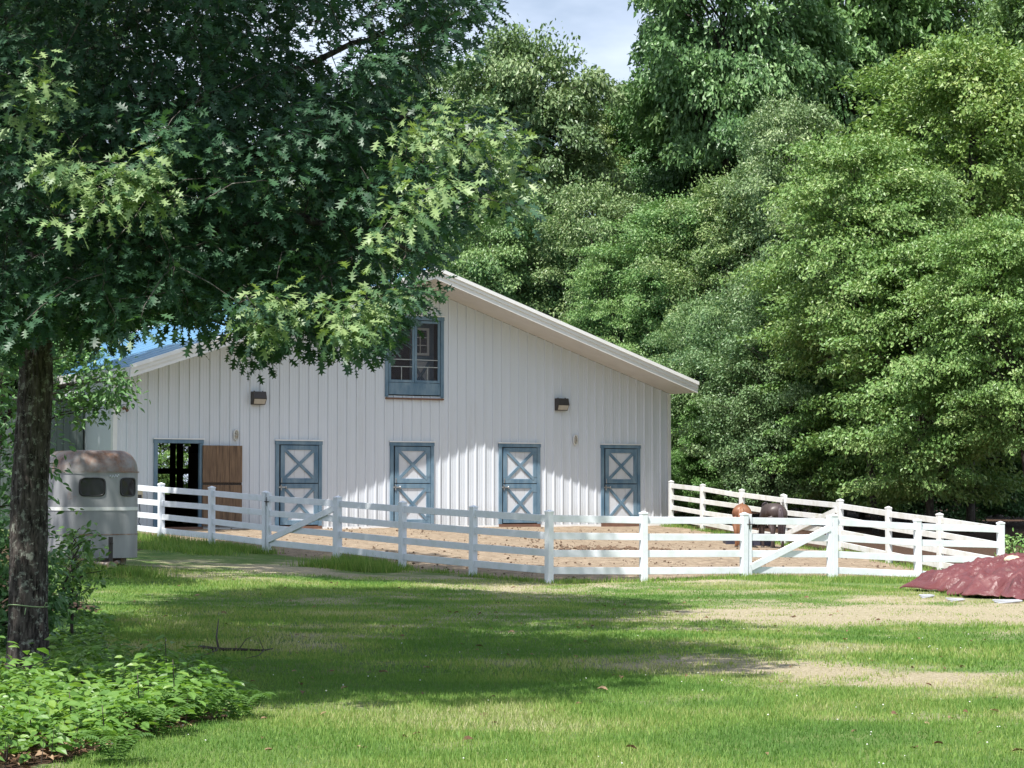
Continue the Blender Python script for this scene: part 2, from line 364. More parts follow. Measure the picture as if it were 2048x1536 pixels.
BED = [(-9, 13.0), (-3.5, 14.4), (-2.95, 16.6), (-2.35, 18.6), (-2.5, 20.4), (-3.4, 22.4), (-4.5, 25), (-6.3, 34), (-9, 40), (-14, 40)]

xs = np.unique(np.concatenate([np.linspace(-15, 17, 161), [-20, -26, -35, -50, -80, -140, -260, -600, -1500], [22, 28, 36, 50, 80, 140, 260, 600, 1500]]))
ys = np.unique(np.concatenate([np.linspace(12, 78, 331), [-600, -100, -30, -5, 5, 9], [84, 92, 105, 130, 180, 300, 700, 2000]]))
gx, gy = np.meshgrid(xs, ys, indexing='ij'); z = gz(gx, gy)
far = np.clip((np.hypot(gx, gy-40)-120)/150, 0, 1); z = z*(1-far)+far*1.0
z += (lerp_noise(gx, gy, 11, 1.6)-.5)*.05*(far < .5)
padw = np.zeros(gx.shape)
for dx, dy in ((0, 0), (.25, 0), (-.25, 0), (0, .3), (0, -.3), (.5, .2), (-.5, -.2), (.2, -.6), (-.2, .6)): padw += in_poly(gx+dx, gy+dy, PAD)/9.0
z += padw*(lerp_noise(gx, gy, 12, .5)-.5)*.05
barn_in = in_poly(gx, gy, [tuple(W(-5.7, -.2, 0))[:2], tuple(W(13, -.2, 0))[:2], tuple(W(13, 15, 0))[:2], tuple(W(-5.7, 15, 0))[:2]])
bx_ = np.array([p.x for p in gb]); by_ = np.array([p.y for p in gb])
back_y = np.interp(gx, bx_[::-1], by_[::-1])
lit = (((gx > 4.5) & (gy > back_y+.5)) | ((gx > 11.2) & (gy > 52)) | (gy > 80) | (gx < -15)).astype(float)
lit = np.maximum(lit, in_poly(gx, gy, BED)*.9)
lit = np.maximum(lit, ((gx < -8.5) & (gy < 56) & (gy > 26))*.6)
nx, ny = gx.shape; idx = np.arange(nx*ny).reshape(nx, ny)
Q = np.stack([idx[:-1, :-1], idx[1:, :-1], idx[1:, 1:], idx[:-1, 1:]], -1).reshape(-1, 4)
o = place('ground', npmesh('ground', np.stack([gx, gy, z], -1).reshape(-1, 3), Q, M['ground'],
        {'dry': dry_w(gx, gy).ravel(), 'paddock': np.maximum(padw, barn_in).ravel(), 'litter': lit.ravel()}, True))
tag(o, kind='structure')

# ------------------------------------------------------------------ barn
U0, U1, UA = -5.55, 12.86, 3.655
EAVE, APEX = 4.93, 8.0
SLOPE = (APEX-EAVE)/(U1-UA)
def top(u): return APEX-abs(u-UA)*SLOPE
barn = empty('barn', W(UA, 0, BZ))
barn.rotation_euler = (0, 0, math.atan2(UDIR.y, UDIR.x))
tag(barn, 'long white ribbed metal barn with low gable, blue roof and slate blue stable doors', 'barn')
def BW(u, v, z): return (u-UA, v, z-BZ)           # barn-local coordinates
def bb(mb, u0, v0, z0, u1, v1, z1): return mb.box((u0, v0, z0), (u1, v1, z1), BW)

DOORS = [-3.66, 0.0, 3.66, 7.34, 11.0]
DW, DT = .62, 3.19                                # half clear width, head height
OPEN = [(d-DW, d+DW, BZ+.02, DT) for d in DOORS]+[(2.86, 4.60, 4.66, 6.90)]
# front wall as ribbed steel sheets, three ribs each
def profile(u):                                   # outward relief of the ribs
    t = ((u-U0-.06) % .3048)
    if t < .014: return .038*t/.014
    if t < .052: return .038
    if t < .066: return .038*(1-(t-.052)/.014)
    for c0 in (.145, .225):
        if abs(t-c0) < .012: return .004
    return 0
step = .3048*3
k = 0; u = U0
while u < U1-.01:
    e = min(u+step, U1)
    br = {u, e}
    q = U0+.06-.3048
    while q < e+.4:
        for t in (0, .014, .052, .066, .130, .140, .150, .160, .210, .220, .230, .240):
            if u < q+t < e: br.add(round(q+t, 4))
        q += .3048
    for a, b2, _, _ in OPEN:
        for x in (a, b2):
            if u < x < e: br.add(x)
    if u < UA < e: br.add(UA)
    br = sorted(br); mb = MB(); mb2 = MB()
    for a, b2 in zip(br[:-1], br[1:]):
        if b2-a < 1e-4: continue
        mid = (a+b2)/2
        iv = [(BZ-.02, None)]
        for (oa, ob, z0, z1) in OPEN:
            if oa < mid < ob:
                iv = [(z1, None)] if z0 < BZ+.1 else [(BZ-.02, z0), (z1, None)]
                if z0 > 2:      # loft above a stable door
                    for (pa, pb, q0, q1) in OPEN[:5]:
                        if pa < mid < pb: iv = [(q1, z0), (z1, None)]
        for z0, z1 in iv:
            tgt = mb2 if (z1 is None and u > 2.4 and u < 4.7 and z0 > 5) else mb
            ta, tb = (z1, z1) if z1 else (top(a)-.004, top(b2)-.004)
            pa, pb = profile(a+1e-5), profile(b2-1e-5)
            tgt.add([BW(a, -pa, z0), BW(b2, -pb, z0), BW(b2, -pb, tb), BW(a, -pa, ta)], [(0, 1, 2, 3)])
            tgt.add([BW(a, .03, z0), BW(b2, .03, z0), BW(b2, .03, tb), BW(a, .03, ta)], [(3, 2, 1, 0)])
    mb.build('wall_panel', M['gable'], barn)
    if mb2.v: mb2.build('wall_panel', M['gable'], barn)
    u = e
# other walls, with a window high in the rear wall
LEN = 14.2
mb = MB(); bb(mb, U0+.01, .05, BZ-.3, U0+.06, LEN, EAVE-.03); mb.build('side_wall', M['gable'], barn)
mb = MB(); bb(mb, U1-.06, .05, BZ-.3, U1-.01, LEN, EAVE-.03); mb.build('side_wall', M['gable'], barn)
mb = MB()
cols = [U0, .55, 1.05, 1.35, 1.9, 2.1, 2.65, UA, U1]
for a, b2 in zip(cols[:-1], cols[1:]):
    holes = (a, b2) in ((.55, 1.05), (1.35, 1.9), (2.1, 2.65))
    for z0, z1 in ([(BZ-.3, 1.75), (2.45, 2.65), (3.5, None)] if holes else [(BZ-.3, None)]):
        ta, tb = (z1, z1) if z1 else (top(a)-.02, top(b2)-.02)
        mb.add([BW(a, LEN, z0), BW(b2, LEN, z0), BW(b2, LEN, tb), BW(a, LEN, ta), BW(a, LEN+.05, z0), BW(b2, LEN+.05, z0), BW(b2, LEN+.05, tb), BW(a, LEN+.05, ta)],
               [(0, 1, 2, 3), (7, 6, 5, 4), (3, 2, 6, 7), (4, 5, 1, 0)])
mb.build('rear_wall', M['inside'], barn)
# inside: floor, loft floor, posts and stall boards
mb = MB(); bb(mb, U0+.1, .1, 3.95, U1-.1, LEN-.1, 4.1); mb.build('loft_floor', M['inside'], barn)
for uu, vv in ((-.6, 3.7), (-.6, 7.4), (1.2, 10.5), (-3.0, 3.7), (-2.2, 7.4)):
    mb = MB(); bb(mb, uu, vv, BZ-.1, uu+.16, vv+.16, 3.95); mb.build('inner_post', M['wood_dark'], barn)
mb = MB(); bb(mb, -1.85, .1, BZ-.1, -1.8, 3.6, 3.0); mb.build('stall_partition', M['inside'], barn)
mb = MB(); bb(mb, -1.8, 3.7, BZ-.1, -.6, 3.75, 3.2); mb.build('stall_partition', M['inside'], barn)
# corner trim, base strip
for uu in (U0-.03, U1-.09):
    mb = MB(); bb(mb, uu, -.045, BZ-.1, uu+.12, -.031, EAVE-.12 if uu < 0 else EAVE-.03); bb(mb, uu if uu < 0 else uu+.105, -.031, BZ-.1, uu+.015 if uu < 0 else uu+.12, .12, EAVE-.12); mb.build('corner_trim', M['trimw'], barn)
edges_ = [U0+.1]+[x for d in DOORS for x in (d-DW-.12, d+DW+.12)]+[U1-.1]
for a, b2 in zip(edges_[::2], edges_[1::2]):
    mb = MB(); bb(mb, a, -.05, BZ-.12, b2, -.028, BZ+.03); mb.build('base_strip', M['trimw'], barn)
# roof
OV, OE = 1.38, .06
for sgn in (-1, 1):
    # sheets
    n = 17; L0, L1 = -OV-.02, LEN+.5
    for i in range(n):
        a = L0+(L1-L0)*i/n; b2 = L0+(L1-L0)*(i+1)/n; mb = MB()
        ue = UA+sgn*(U1-UA+OE)
        for (p, q, h) in ((a, b2-.05, .30), (b2-.05, b2, .309)):
            A0 = (UA, p, top(UA)+h); A1 = (UA, q, top(UA)+h); B0 = (ue, p, top(ue)+h); B1 = (ue, q, top(ue)+h)
            vs = [BW(*x) for x in (A0, A1, B1, B0)]+[BW(x[0], x[1], x[2]-.02) for x in (A0, A1, B1, B0)]
            fs = [(0, 1, 2, 3), (7, 6, 5, 4), (0, 4, 5, 1), (1, 5, 6, 2), (2, 6, 7, 3), (3, 7, 4, 0)]
            mb.add(vs, fs)
        mb.build('roof_sheet', M['roof'], barn)
    for vv0, nm in ((-OV, 'front'), (LEN+.42, 'rear')):
        # stepped rake fascia: three bands, each prouder than the one below
        for (lo, hi, pr) in ((.0, .13, .0), (.13, .24, .035), (.24, .345, .08)):
            mb = MB(); ue = UA+sgn*(U1-UA+OE+.02)
            fv = vv0-.05-pr if nm == 'front' else vv0; gv = vv0 if nm == 'front' else vv0+.05+pr
            vs = []
            for uu in (UA, ue):
                for v_, h in ((fv, lo), (gv, lo), (gv, hi), (fv, hi)): vs.append(BW(uu, v_, top(uu)+h-.0))
            fs = [(0, 1, 2, 3), (7, 6, 5, 4), (0, 4, 5, 1), (1, 5, 6, 2), (2, 6, 7, 3), (3, 7, 4, 0)]
            if sgn < 0: fs = [f[::-1] for f in fs]
            mb.add(vs, fs); mb.build('fascia_band', M['trimw'], barn)
    # eave fascia
    ue = UA+sgn*(U1-UA+OE); mb = MB(); bb(mb, min(ue, ue+sgn*.03), -OV+.01, top(ue)+.02, max(ue, ue+sgn*.03), LEN+.4, top(ue)+.28); mb.build('eave_fascia', M['trimw'], barn)
    # soffit boards under the front overhang
    n = 7; vs = []
    for i in range(n):
        a = -OV+(OV-.0)*i/n; b2 = a+OV/n-.008; mb = MB(); ue = UA+sgn*(U1-UA+OE)
        V8 = [BW(uu, v_, top(uu)+h) for uu in (UA, ue) for v_, h in ((a, .0), (b2, .0), (b2, .03), (a, .03))]
        mb.add(V8, [(0, 1, 2, 3), (7, 6, 5, 4), (0, 4, 5, 1), (1, 5, 6, 2), (2, 6, 7, 3), (3, 7, 4, 0)]); mb.build('soffit_board', M['soffit'], barn)
    mb = MB()
    V8 = [BW(uu, v_, top(uu)+h) for uu in (UA, ue) for v_, h in ((-OV+.0, .04), (LEN+.4, .04), (LEN+.4, .27), (-OV, .27))]
    mb.add(V8, [(0, 1, 2, 3), (7, 6, 5, 4), (0, 4, 5, 1), (1, 5, 6, 2), (2, 6, 7, 3), (3, 7, 4, 0)]); mb.build('roof_deck', M['inside'], barn)
mb = MB()
for sgn in (-1, 1):
    V8 = [BW(UA+sgn*x, v_, top(UA+sgn*x)+h) for x in (0, .22) for v_, h in ((-OV-.03, .33), (LEN+.5, .33), (LEN+.5, .35), (-OV-.03, .35))]
    mb.add(V8, [(0, 1, 2, 3), (7, 6, 5, 4), (0, 4, 5, 1), (1, 5, 6, 2), (2, 6, 7, 3), (3, 7, 4, 0)])
mb.build('ridge_cap', M['roof'], barn)

# stable doors
def frame_around(u0, u1, z0, z1, wd, v, name='door_frame', bottom=False):
    mb = MB()
    bb(mb, u0-wd, -v, z0, u0, .06, z1); bb(mb, u1, -v, z0, u1+wd, .06, z1)
    bb(mb, u0-wd-.012, -v-.012, z1, u1+wd+.012, .06, z1+wd)
    if bottom: bb(mb, u0-wd, -v, z0-wd, u1+wd, .06, z0)
    mb.build(name, M['blue'], barn, .004)
    mb = MB(); bb(mb, u0-wd-.03, -v-.03, z1+wd+.002, u1+wd+.03, -.03, z1+wd+.035); mb.build('drip_cap', M['trimw'], barn)
def leaf(u0, u1, z0, z1, v, name):
    st = .13; mb = MB()
    bb(mb, u0, -v-.045, z0, u0+st, -v, z1); bb(mb, u1-st, -v-.045, z0, u1, -v, z1)
    bb(mb, u0+st, -v-.045, z1-st, u1-st, -v, z1); bb(mb, u0+st, -v-.045, z0, u1-st, -v, z0+st)
    fr = mb.build(name, M['blue'], barn, .004)
    n = 3; a0, a1 = u0+st-.02, u1-st+.02
    for i in range(n):
        mb = MB(); a = a0+(a1-a0)*i/n; bb(mb, a+.003, -v-.018, z0+st-.02, a+(a1-a0)/n-.003, -v+.0, z1-st+.02); mb.build('panel_board', M['panelw'], fr)
    # X brace
    for s, off in ((1, 0), (-1, .004)):
        p = Vector(BW(u0+st*.9 if s > 0 else u1-st*.9, -v-.034-off, z0+st*.9)); q = Vector(BW(u1-st*.9 if s > 0 else u0+st*.9, -v-.034-off, z1-st*.9))
        mb = MB(); mb.bar(p, q, .026, .085, Vector((0, -1, 0)).cross((q-p).normalized())); mb.build('brace', M['blue'], fr)
    return fr
for i, d in enumerate(DOORS):
    frame_around(d-DW, d+DW, BZ+.06, DT, .105, .055)
    mb = MB(); bb(mb, d-DW-.1, -.07, BZ-.10, d+DW+.1, .1, BZ+.058); mb.build('door_sill', M['sill'], barn)
    if i:
        zm = BZ+1.27
        leaf(d-DW+.05, d+DW-.012, BZ+.09, zm-.012, .0, 'lower_door')
        up = leaf(d-DW+.05, d+DW-.012, zm+.012, DT-.02, .0, 'upper_door')
        mb = MB(); bb(mb, d-DW-.02, -.075, zm-.13, d-DW+.20, -.047, zm-.09); bb(mb, d-DW+.04, -.075, zm-.2, d-DW+.07, -.047, zm-.04); mb.tube([BW(d-DW+.2, -.08, zm-.07), BW(d-DW+.2, -.08, zm-.16)], .022, 8); mb.build('latch', M['steel'], barn)
        mb = MB(); bb(mb, d-DW+.06, -.066, zm+.02, d-DW+.085, -.047, zm+.16); mb.build('bolt', M['steel'], barn)
        for zz in (BZ+.3, zm-.25, zm+.2, DT-.22):
            mb = MB(); bb(mb, d+DW-.16, -.052, zz, d+DW-.02, -.0462, zz+.05); mb.build('hinge', M['blue'], barn)
        mb = MB(); bb(mb, d-DW, .03, BZ+.07, d+DW, .05, DT); mb.build('door_backing', M['inside'], barn)
# open door: two plywood leaves folded back against the wall
d = DOORS[0]; zm = BZ+1.27
for z0, z1, nm in ((BZ+.08, zm-.05, 'lower_door'), (zm+.02, DT-.05, 'upper_door')):
    mb = MB(); bb(mb, d+DW+.06, -.125, z0, d+DW+1.25, -.085, z1); fr = mb.build(nm, M['wood'], barn, .004)
    tag(fr, 'bare brown plywood door leaf folded open')
    n = 6
    for i in range(n):
        a = d+DW+.065+i*1.18/n; mb = MB(); bb(mb, a+.004, -.14, z0+.005, a+1.18/n-.004, -.1262, z1-.005); mb.build('plank', M['wood'], fr)
mb = MB(); bb(mb, d+DW+.07, -.115, zm-.048, d+DW+1.24, -.09, zm+.018); mb.build('door_rail', M['wood_dark'], barn)
# loft opening with two screen doors and a glazed door behind
frame_around(2.86, 4.60, 4.62, 6.90, .11, .06, 'loft_frame')
mb = MB(); bb(mb, 2.76, -.085, 4.55, 4.70, .05, 4.598); mb.build('loft_sill', M['sill'], barn)
mb = MB(); bb(mb, 2.88, -.05, 4.69, 4.58, -.01, 5.04); mb.build('kick_board', M['blue'], barn, .004)
for u0, u1 in ((2.875, 3.725), (3.735, 4.585)):
    st = .075; z0, z1 = 5.05, 6.88; mb = MB()
    bb(mb, u0, -.045, z0, u0+st, -.01, z1); bb(mb, u1-st, -.045, z0, u1, -.01, z1)
    bb(mb, u0+st, -.045, z1-st, u1-st, -.01, z1); bb(mb, u0+st, -.045, z0, u1-st, -.01, z0+st)
    fr = mb.build('screen_door', M['blue'], barn, .003)
    mb = MB(); bb(mb, u0+st, -.040, 5.50, u1-st, -.02, 5.525); bb(mb, u0+st, -.040, 5.71, u1-st, -.02, 5.735); mb.build('screen_rail', M['steel'], fr)
    um = (u0+u1)/2; mb = MB(); bb(mb, um-.012, -.038, z0+st, um+.012, -.022, 5.50); mb.build('screen_muntin', M['steel'], fr)
    mb = MB(); mb.add([BW(u0+st, -.018, z0+st), BW(u1-st, -.018, z0+st), BW(u1-st, -.018, z1-st), BW(u0+st, -.018, z1-st)], [(0, 1, 2, 3)]); mb.build('screen_cloth', M['screen'], fr)
v0 = .30
mb = MB(); bb(mb, 3.76, v0, 4.70, 4.56, v0+.04, 6.85); gd = mb.build('glazed_door', M['blue'], barn)
mb = MB(); bb(mb, 3.79, v0-.05, 5.88, 4.38, v0-.003, 5.95); bb(mb, 3.79, v0-.05, 6.62, 4.38, v0-.003, 6.69)
bb(mb, 3.79, v0-.05, 5.95, 3.86, v0-.003, 6.62); bb(mb, 4.31, v0-.05, 5.95, 4.38, v0-.003, 6.62)
bb(mb, 4.07, v0-.04, 5.95, 4.095, v0-.003, 6.62)
for zz in (6.165, 6.395): bb(mb, 3.86, v0-.045, zz, 4.31, v0-.003, zz+.024)
mb.build('window_sash', M['trimw'], gd)
for i in range(2):
    for j in range(3):
        mb = MB(); bb(mb, 3.862+i*.235, v0-.02, 5.955+j*.236, 3.862+i*.235+.206, v0-.004, 5.955+j*.236+.205); mb.build('pane', M['glass'], gd)
mb = MB(); bb(mb, 3.80, v0-.02, 4.85, 4.40, v0-.003, 5.70); mb.build('lower_panel', M['panelw'], gd)
for s in (1, -1):
    p = Vector(BW(3.80 if s > 0 else 4.40, v0-.035-.004*s, 4.85)); q = Vector(BW(4.40 if s > 0 else 3.80, v0-.035-.004*s, 5.70))
    mb = MB(); mb.bar(p, q, .02, .085, Vector((0, -1, 0)).cross((q-p).normalized())); mb.build('brace', M['blue'], gd)
mb = MB(); bb(mb, 2.5, 1.4, 4.1, 5.0, 1.45, 7.3); mb.build('loft_partition', M['inside'], barn)

# fixtures on the wall
def on_wall(name, u, z): 
    o = empty(name, W(u, -.03, z), math.atan2(UDIR.y, UDIR.x)); return o
wl = on_wall('wall_light', -1.30, 4.30)
mb = MB(); mb.add([(-.21, 0, 0), (.21, 0, 0), (.21, 0, .37), (-.21, 0, .37), (-.19, -.13, 0), (.19, -.13, 0), (.21, -.21, .17), (-.21, -.21, .17), (.20, -.17, .37), (-.20, -.17, .37)],
                  [(0, 3, 2, 1), (0, 1, 5, 4), (1, 2, 8, 6, 5), (3, 0, 4, 7, 9), (2, 3, 9, 8), (9, 7, 6, 8), (4, 5, 6, 7)]); mb.build('housing', M['metal_dark'], wl, .01)
mb = MB(); mb.add([(-.165, -.146, .02), (.165, -.146, .02), (.18, -.212, .155), (-.18, -.212, .155), (-.165, -.12, .02), (.165, -.12, .02), (.18, -.18, .155), (-.18, -.18, .155)], [(0, 1, 2, 3), (0, 4, 5, 1), (1, 5, 6, 2), (2, 6, 7, 3), (3, 7, 4, 0)]); mb.build('lens', M['lens'], wl)
mb = MB(); mb.tube([(-.13, -.08, .37), (-.13, -.08, .39)], .02, 8); mb.tube([(.13, -.08, .37), (.13, -.08, .39)], .02, 8); mb.build('cap_screw', M['metal_dark'], wl)
wl2 = copy_tree(wl); wl2.location = W(8.79, -.03, 4.32)
tag(wl, 'dark boxy wall light left of the loft opening, above the brown plywood door', 'wall light', 'wall lights on the barn')
tag(wl2, 'dark boxy wall light right of the loft opening, high on the white wall', 'wall light', 'wall lights on the barn')
ov = on_wall('oval_wall_fixture', -1.95, 3.44)
mb = MB()
for (rx, rz, y0, y1) in ((.082, .165, 0, -.05),):
    ring = [(rx*math.cos(a), rz*math.copysign(abs(math.sin(a))**.75, math.sin(a))) for a in np.linspace(0, 2*math.pi, 20, endpoint=False)]
    ins = [(x*.72, z_*.82) for x, z_ in ring]
    vs = [(x, y0, z_) for x, z_ in ring]+[(x*.95, y1, z_*.97) for x, z_ in ring]+[(x, y1, z_) for x, z_ in ins]+[(x, y1+.025, z_) for x, z_ in ins]; n = 20
    fs = [(r*n+k, r*n+(k+1) % n, (r+1)*n+(k+1) % n, (r+1)*n+k) for r in range(3) for k in range(n)]
    mb.add(vs, fs, True)
mb.build('surround', M['white_old'], ov)
mb = MB(); mb.tube([(0, -.012, -.02), (0, -.045, -.02)], .05, 14); mb.tube([(0, -.02, .06), (0, -.05, .06)], .035, 12); mb.add([(.06*math.cos(a), -.027, .135*math.sin(a)) for a in np.linspace(0, 2*math.pi, 16, endpoint=False)], [tuple(range(16))]); mb.build('lens', M['lens'], ov)
ov2 = copy_tree(ov); ov2.location = W(9.33, -.03, 3.43)
tag(ov, 'small pale oval fixture on the white wall just above the folded plywood door', 'wall fixture', 'oval fixtures on the barn')
tag(ov2, 'small pale oval fixture on the white wall between the two right-hand stable doors', 'wall fixture', 'oval fixtures on the barn')
sl_ = on_wall('security_lamp', -5.28, 4.10)
mb = MB(); mb.tube([(0, 0, .06), (0, -.05, .06)], .055, 12); mb.build('mount_plate', M['white_old'], sl_)
mb = MB(); mb.tube([(0, -.05, .05), (.03, -.16, -.02), (.04, -.19, -.04)], [.02, .035, .05], 10); mb.tube([(0, -.05, .07), (-.05, -.13, .03), (-.06, -.17, .02)], [.02, .03, .045], 10); mb.build('lamp_head', M['sill'], sl_)
tag(sl_, 'small round security lamp near the left corner of the barn wall', 'security lamp')
hb = on_wall('outlet_box', -4.78, 2.20); hb.location = W(-4.83, -.03, 1.62)
mb = MB(); mb.box((-.09, -.1, 0), (.09, 0, .26)); mb.build('cover', M['cream'], hb, .01)
mb = MB(); mb.box((-.05, -.115, .05), (.05, -.1005, .15)); mb.build('socket', M['metal_dark'], hb)
mb = MB(); mb.tube([(0, -.05, 0), (.02, -.08, -.3), (-.03, -.12, -.6), (.05, -.1, -.72)], .012, 6); mb.build('cable', M['black'], hb)
tag(hb, 'small cream outlet box with a hanging cable left of the open barn doorway', 'outlet box')

# lean-to at the far left of the barn
lt = empty('lean_to_shed', W(-6.4, 2.2, BZ), math.atan2(UDIR.y, UDIR.x))
tag(lt, 'dull grey-green board shed wing behind the left corner of the barn', 'shed')
for i in range(22):
    a = -3.4+i*.19; mb = MB(); mb.box((a, -.01-.006*(i % 2), -.2), (a+.18, .03, 3.55)); mb.build('board', M['green_wall'], lt)
mb = MB(); mb.box((-3.45, .04, -.2), (.8, 6, 3.5)); mb.build('shed_body', M['green_wall'], lt)
mb = MB(); mb.box((-3.5, -.12, 3.56), (.82, 6.1, 3.66)); mb.build('shed_roof', M['metal_dark'], lt)

# ------------------------------------------------------------------ fences and gates
RZ = (1.36, 1.02, .68, .34)                       # rail tops above the foot
def post_mesh(mat, ht=PH, wd=.127):
    h = wd/2; mb = MB(); mb.box((-h, -h, -.25), (h, h, ht-.05)); 
    c = h+.008; mb.add([(-c, -c, ht-.05), (c, -c, ht-.05), (c, c, ht-.05), (-c, c, ht-.05), (-c, -c, ht-.025), (c, -c, ht-.025), (c, c, ht-.025), (-c, c, ht-.025), (0, 0, ht+.01)],
        [(0, 3, 2, 1), (0, 1, 5, 4), (1, 2, 6, 5), (2, 3, 7, 6), (3, 0, 4, 7), (4, 5, 8), (5, 6, 8), (6, 7, 8), (7, 4, 8)])
    return mb.mesh('post', mat)
pm = post_mesh(M['white']); pmo = post_mesh(M['white_old'])
def rail(par, p, q, mat, hgt=.14, jit=0, sag=0):
    p = Vector(p); q = Vector(q); mb = MB(); mb.bar(p, q, .038, hgt)
    o = mb.build('rail', mat, par, .004); return o
def fence(name, tops, gaps, label, mat, mesh, skip_first=False, hts=None, wob=0):
    e = empty(name, (0, 0, 0)); tag(e, label, 'fence', 'white rail fences around the paddock')
    ft = [Vector((t.x, t.y, t.z-PH)) for t in tops]
    for i, f in enumerate(ft):
        if i == 0 and skip_first: continue
        o = place('post', mesh, e, f); dd = ft[min(i+1, len(ft)-1)]-ft[max(i-1, 0)]
        o.rotation_euler = (random.uniform(-.01, .01), random.uniform(-.01, .01), math.atan2(dd.y, dd.x))
    for i in range(len(ft)-1):
        if i in gaps: continue
        dd = (ft[i+1]-ft[i]); dd.z = 0; dd.normalize()
        for r in RZ:
            a = random.uniform(-wob, wob); b2 = random.uniform(-wob, wob)
            rail(e, ft[i]+dd*.05+Vector((0, 0, r-.07+a)), ft[i+1]-dd*.05+Vector((0, 0, r-.07+b2)), mat)
    return e, ft
fl, ftl = fence('rail_fence', lp, [3], 'white four-rail fence running back from the near corner post to the horse trailer', M['white'], pm, wob=.006)
ff, ftf = fence('rail_fence', fp, [2], 'white four-rail fence along the front of the paddock facing the lawn', M['white'], pm, skip_first=True, wob=.005)
fb, ftb = fence('rail_fence', bp_, [3], 'weathered chewed white four-rail fence along the wood behind the paddock', M['white_old'], pmo, skip_first=True, wob=.02)
# strip of trim down both foot corners of each fence is plain; gates:
def gate(a, b2, label, mat, up_to='right', lead=.07):
    """four-rail gate between fence feet a and b2; the brace climbs towards up_to"""
    e = empty('paddock_gate', (0, 0, 0)); tag(e, label, 'gate', 'white paddock gates')
    d = b2-a; d.normalize(); p = a+d*(.127/2+lead); q = b2-d*(.127/2+.05)
    h = .045
    for x in (p, q):
        mb = MB(); mb.bar(x+Vector((0, 0, .10)), x+Vector((0, 0, 1.43)), .09, .09, d); mb.build('stile', mat, e, .004)
    for r in RZ: rail(e, p+d*h+Vector((0, 0, r-.07)), q-d*h+Vector((0, 0, r-.07)), mat)
    n = Vector((d.y, -d.x, 0)); n = n if n.y < 0 else -n
    if up_to == 'right': s, t = p+d*.02+Vector((0, 0, .33)), q-d*.02+Vector((0, 0, 1.17))
    else: s, t = q-d*.02+Vector((0, 0, .33)), p+d*.02+Vector((0, 0, 1.17))
    s = s+n*.042; t = t+n*.042
    mb = MB(); mb.bar(s, t, .038, .14); mb.build('brace', mat, e, .004)
    mb = MB(); mb.tube([p-d*.09+n*.07+Vector((0, 0, 1.22)), p+d*.1+n*.07+Vector((0, 0, 1.22))], .012, 6); mb.tube([p-d*.02+n*.06+Vector((0, 0, 1.32)), p-d*.02+n*.06+Vector((0, 0, 1.12))], .008, 6); mb.build('latch', M['metal_dark'], e)
    for z_ in (.3, 1.2):
        mb = MB(); mb.tube([q+d*.06+n*.03+Vector((0, 0, z_)), q+d*.06+n*.03+Vector((0, 0, z_+.08))], .014, 6); mb.build('hinge', M['metal_dark'], e)
    return e
gate(ftl[4], ftl[3], 'white paddock gate with diagonal brace in front of the first closed stable door', M['white'])
gate(ftf[2], ftf[3], 'white paddock gate with diagonal brace in the front fence near the two horses', M['white'])
gate(ftb[4], ftb[3], 'weathered white gate in the back fence just right of the dark horse', M['white_old'])

# ------------------------------------------------------------------ horse trailer
ct = at(203, 1110, 43.0); tz = G(ct.x, 43.6)
AX = math.atan2(.40, .917)                        # nose points at the lawn, body runs back and left
tr_ = empty('horse_trailer', (ct.x, 43.0, tz), AX+0.0)
tag(tr_, 'old grey horse trailer with rusty domed roof and rounded nose parked beside the fence', 'horse trailer')
zt = lambda y: CAMZ+(YH-y)*43.0/F-tz
HW, TL = .82, 3.4
def plan(t, ins=0.0):
    """half outline of the rounded nose: list of x, y from left rear round the nose to right rear"""
    pts = [(-HW+ins, TL-ins)]
    R = .62
    for k in range(0, 11):
        a = math.pi/2*k/10; pts.append((-HW+R-(R-ins)*math.cos(a), R*.85-(R*.85-ins)*math.sin(a)))
    for k in range(0, 11):
        a = math.pi/2*k/10; pts.append((HW-R+(R-ins)*math.sin(a), R*.85-(R*.85-ins)*math.cos(a)))
    pts.append((HW-ins, TL-ins)); return pts
def shell(z0, z1, i0=0, i1=0, steps=1):
    mb = MB(); rings = []
    for s in range(steps+1):
        t = s/steps; rings.append([(x, y, z0+(z1-z0)*t) for x, y in plan(0, i0+(i1-i0)*t)])
    n = len(rings[0]); vs = [p for r in rings for p in r]
    fs = [(r*n+k, r*n+(k+1) % n, (r+1)*n+(k+1) % n, (r+1)*n+k) for r in range(steps) for k in range(n)]
    mb.add(vs, fs, True); return mb, n
zb, zs1, zst, zs2, ztop = zt(1116), zt(1069), zt(1020), zt(944), zt(900)
mb, n = shell(zb, zs1-.006); 
mb.build('lower_panel', M['trailer'], tr_)
mb, n = shell(zs1+.006, zt(1021), 0, 0); mb.build('middle_panel', M['trailer'], tr_)
mb, n = shell(zs1-.012, zs1+.012, -.008, -.008); mb.build('seam', M['trailer_roof'], tr_)
mb, n = shell(zt(1021), zt(1014), -.012, -.012); mb.build('white_stripe', M['white_old'], tr_)
mb, n = shell(zt(1014), zs2, 0, 0); mb.build('upper_panel', M['trailer'], tr_)
mb, n = shell(zs2-.012, zs2+.015, -.025, -.025); mb.build('roof_seam', M['trailer_roof'], tr_)
mb = MB(); rings = []
for k in range(9):
    a = math.pi/2*k/8; ins = .34*(1-math.cos(a)); rings.append([(x, y, zs2+(ztop-zs2)*math.sin(a)) for x, y in plan(0, ins)])
n = len(rings[0]); vs = [p for r in rings for p in r]
fs = [(r*n+k, r*n+(k+1) % n, (r+1)*n+(k+1) % n, (r+1)*n+k) for r in range(8) for k in range(n)]+[tuple(8*n+k for k in range(n))]
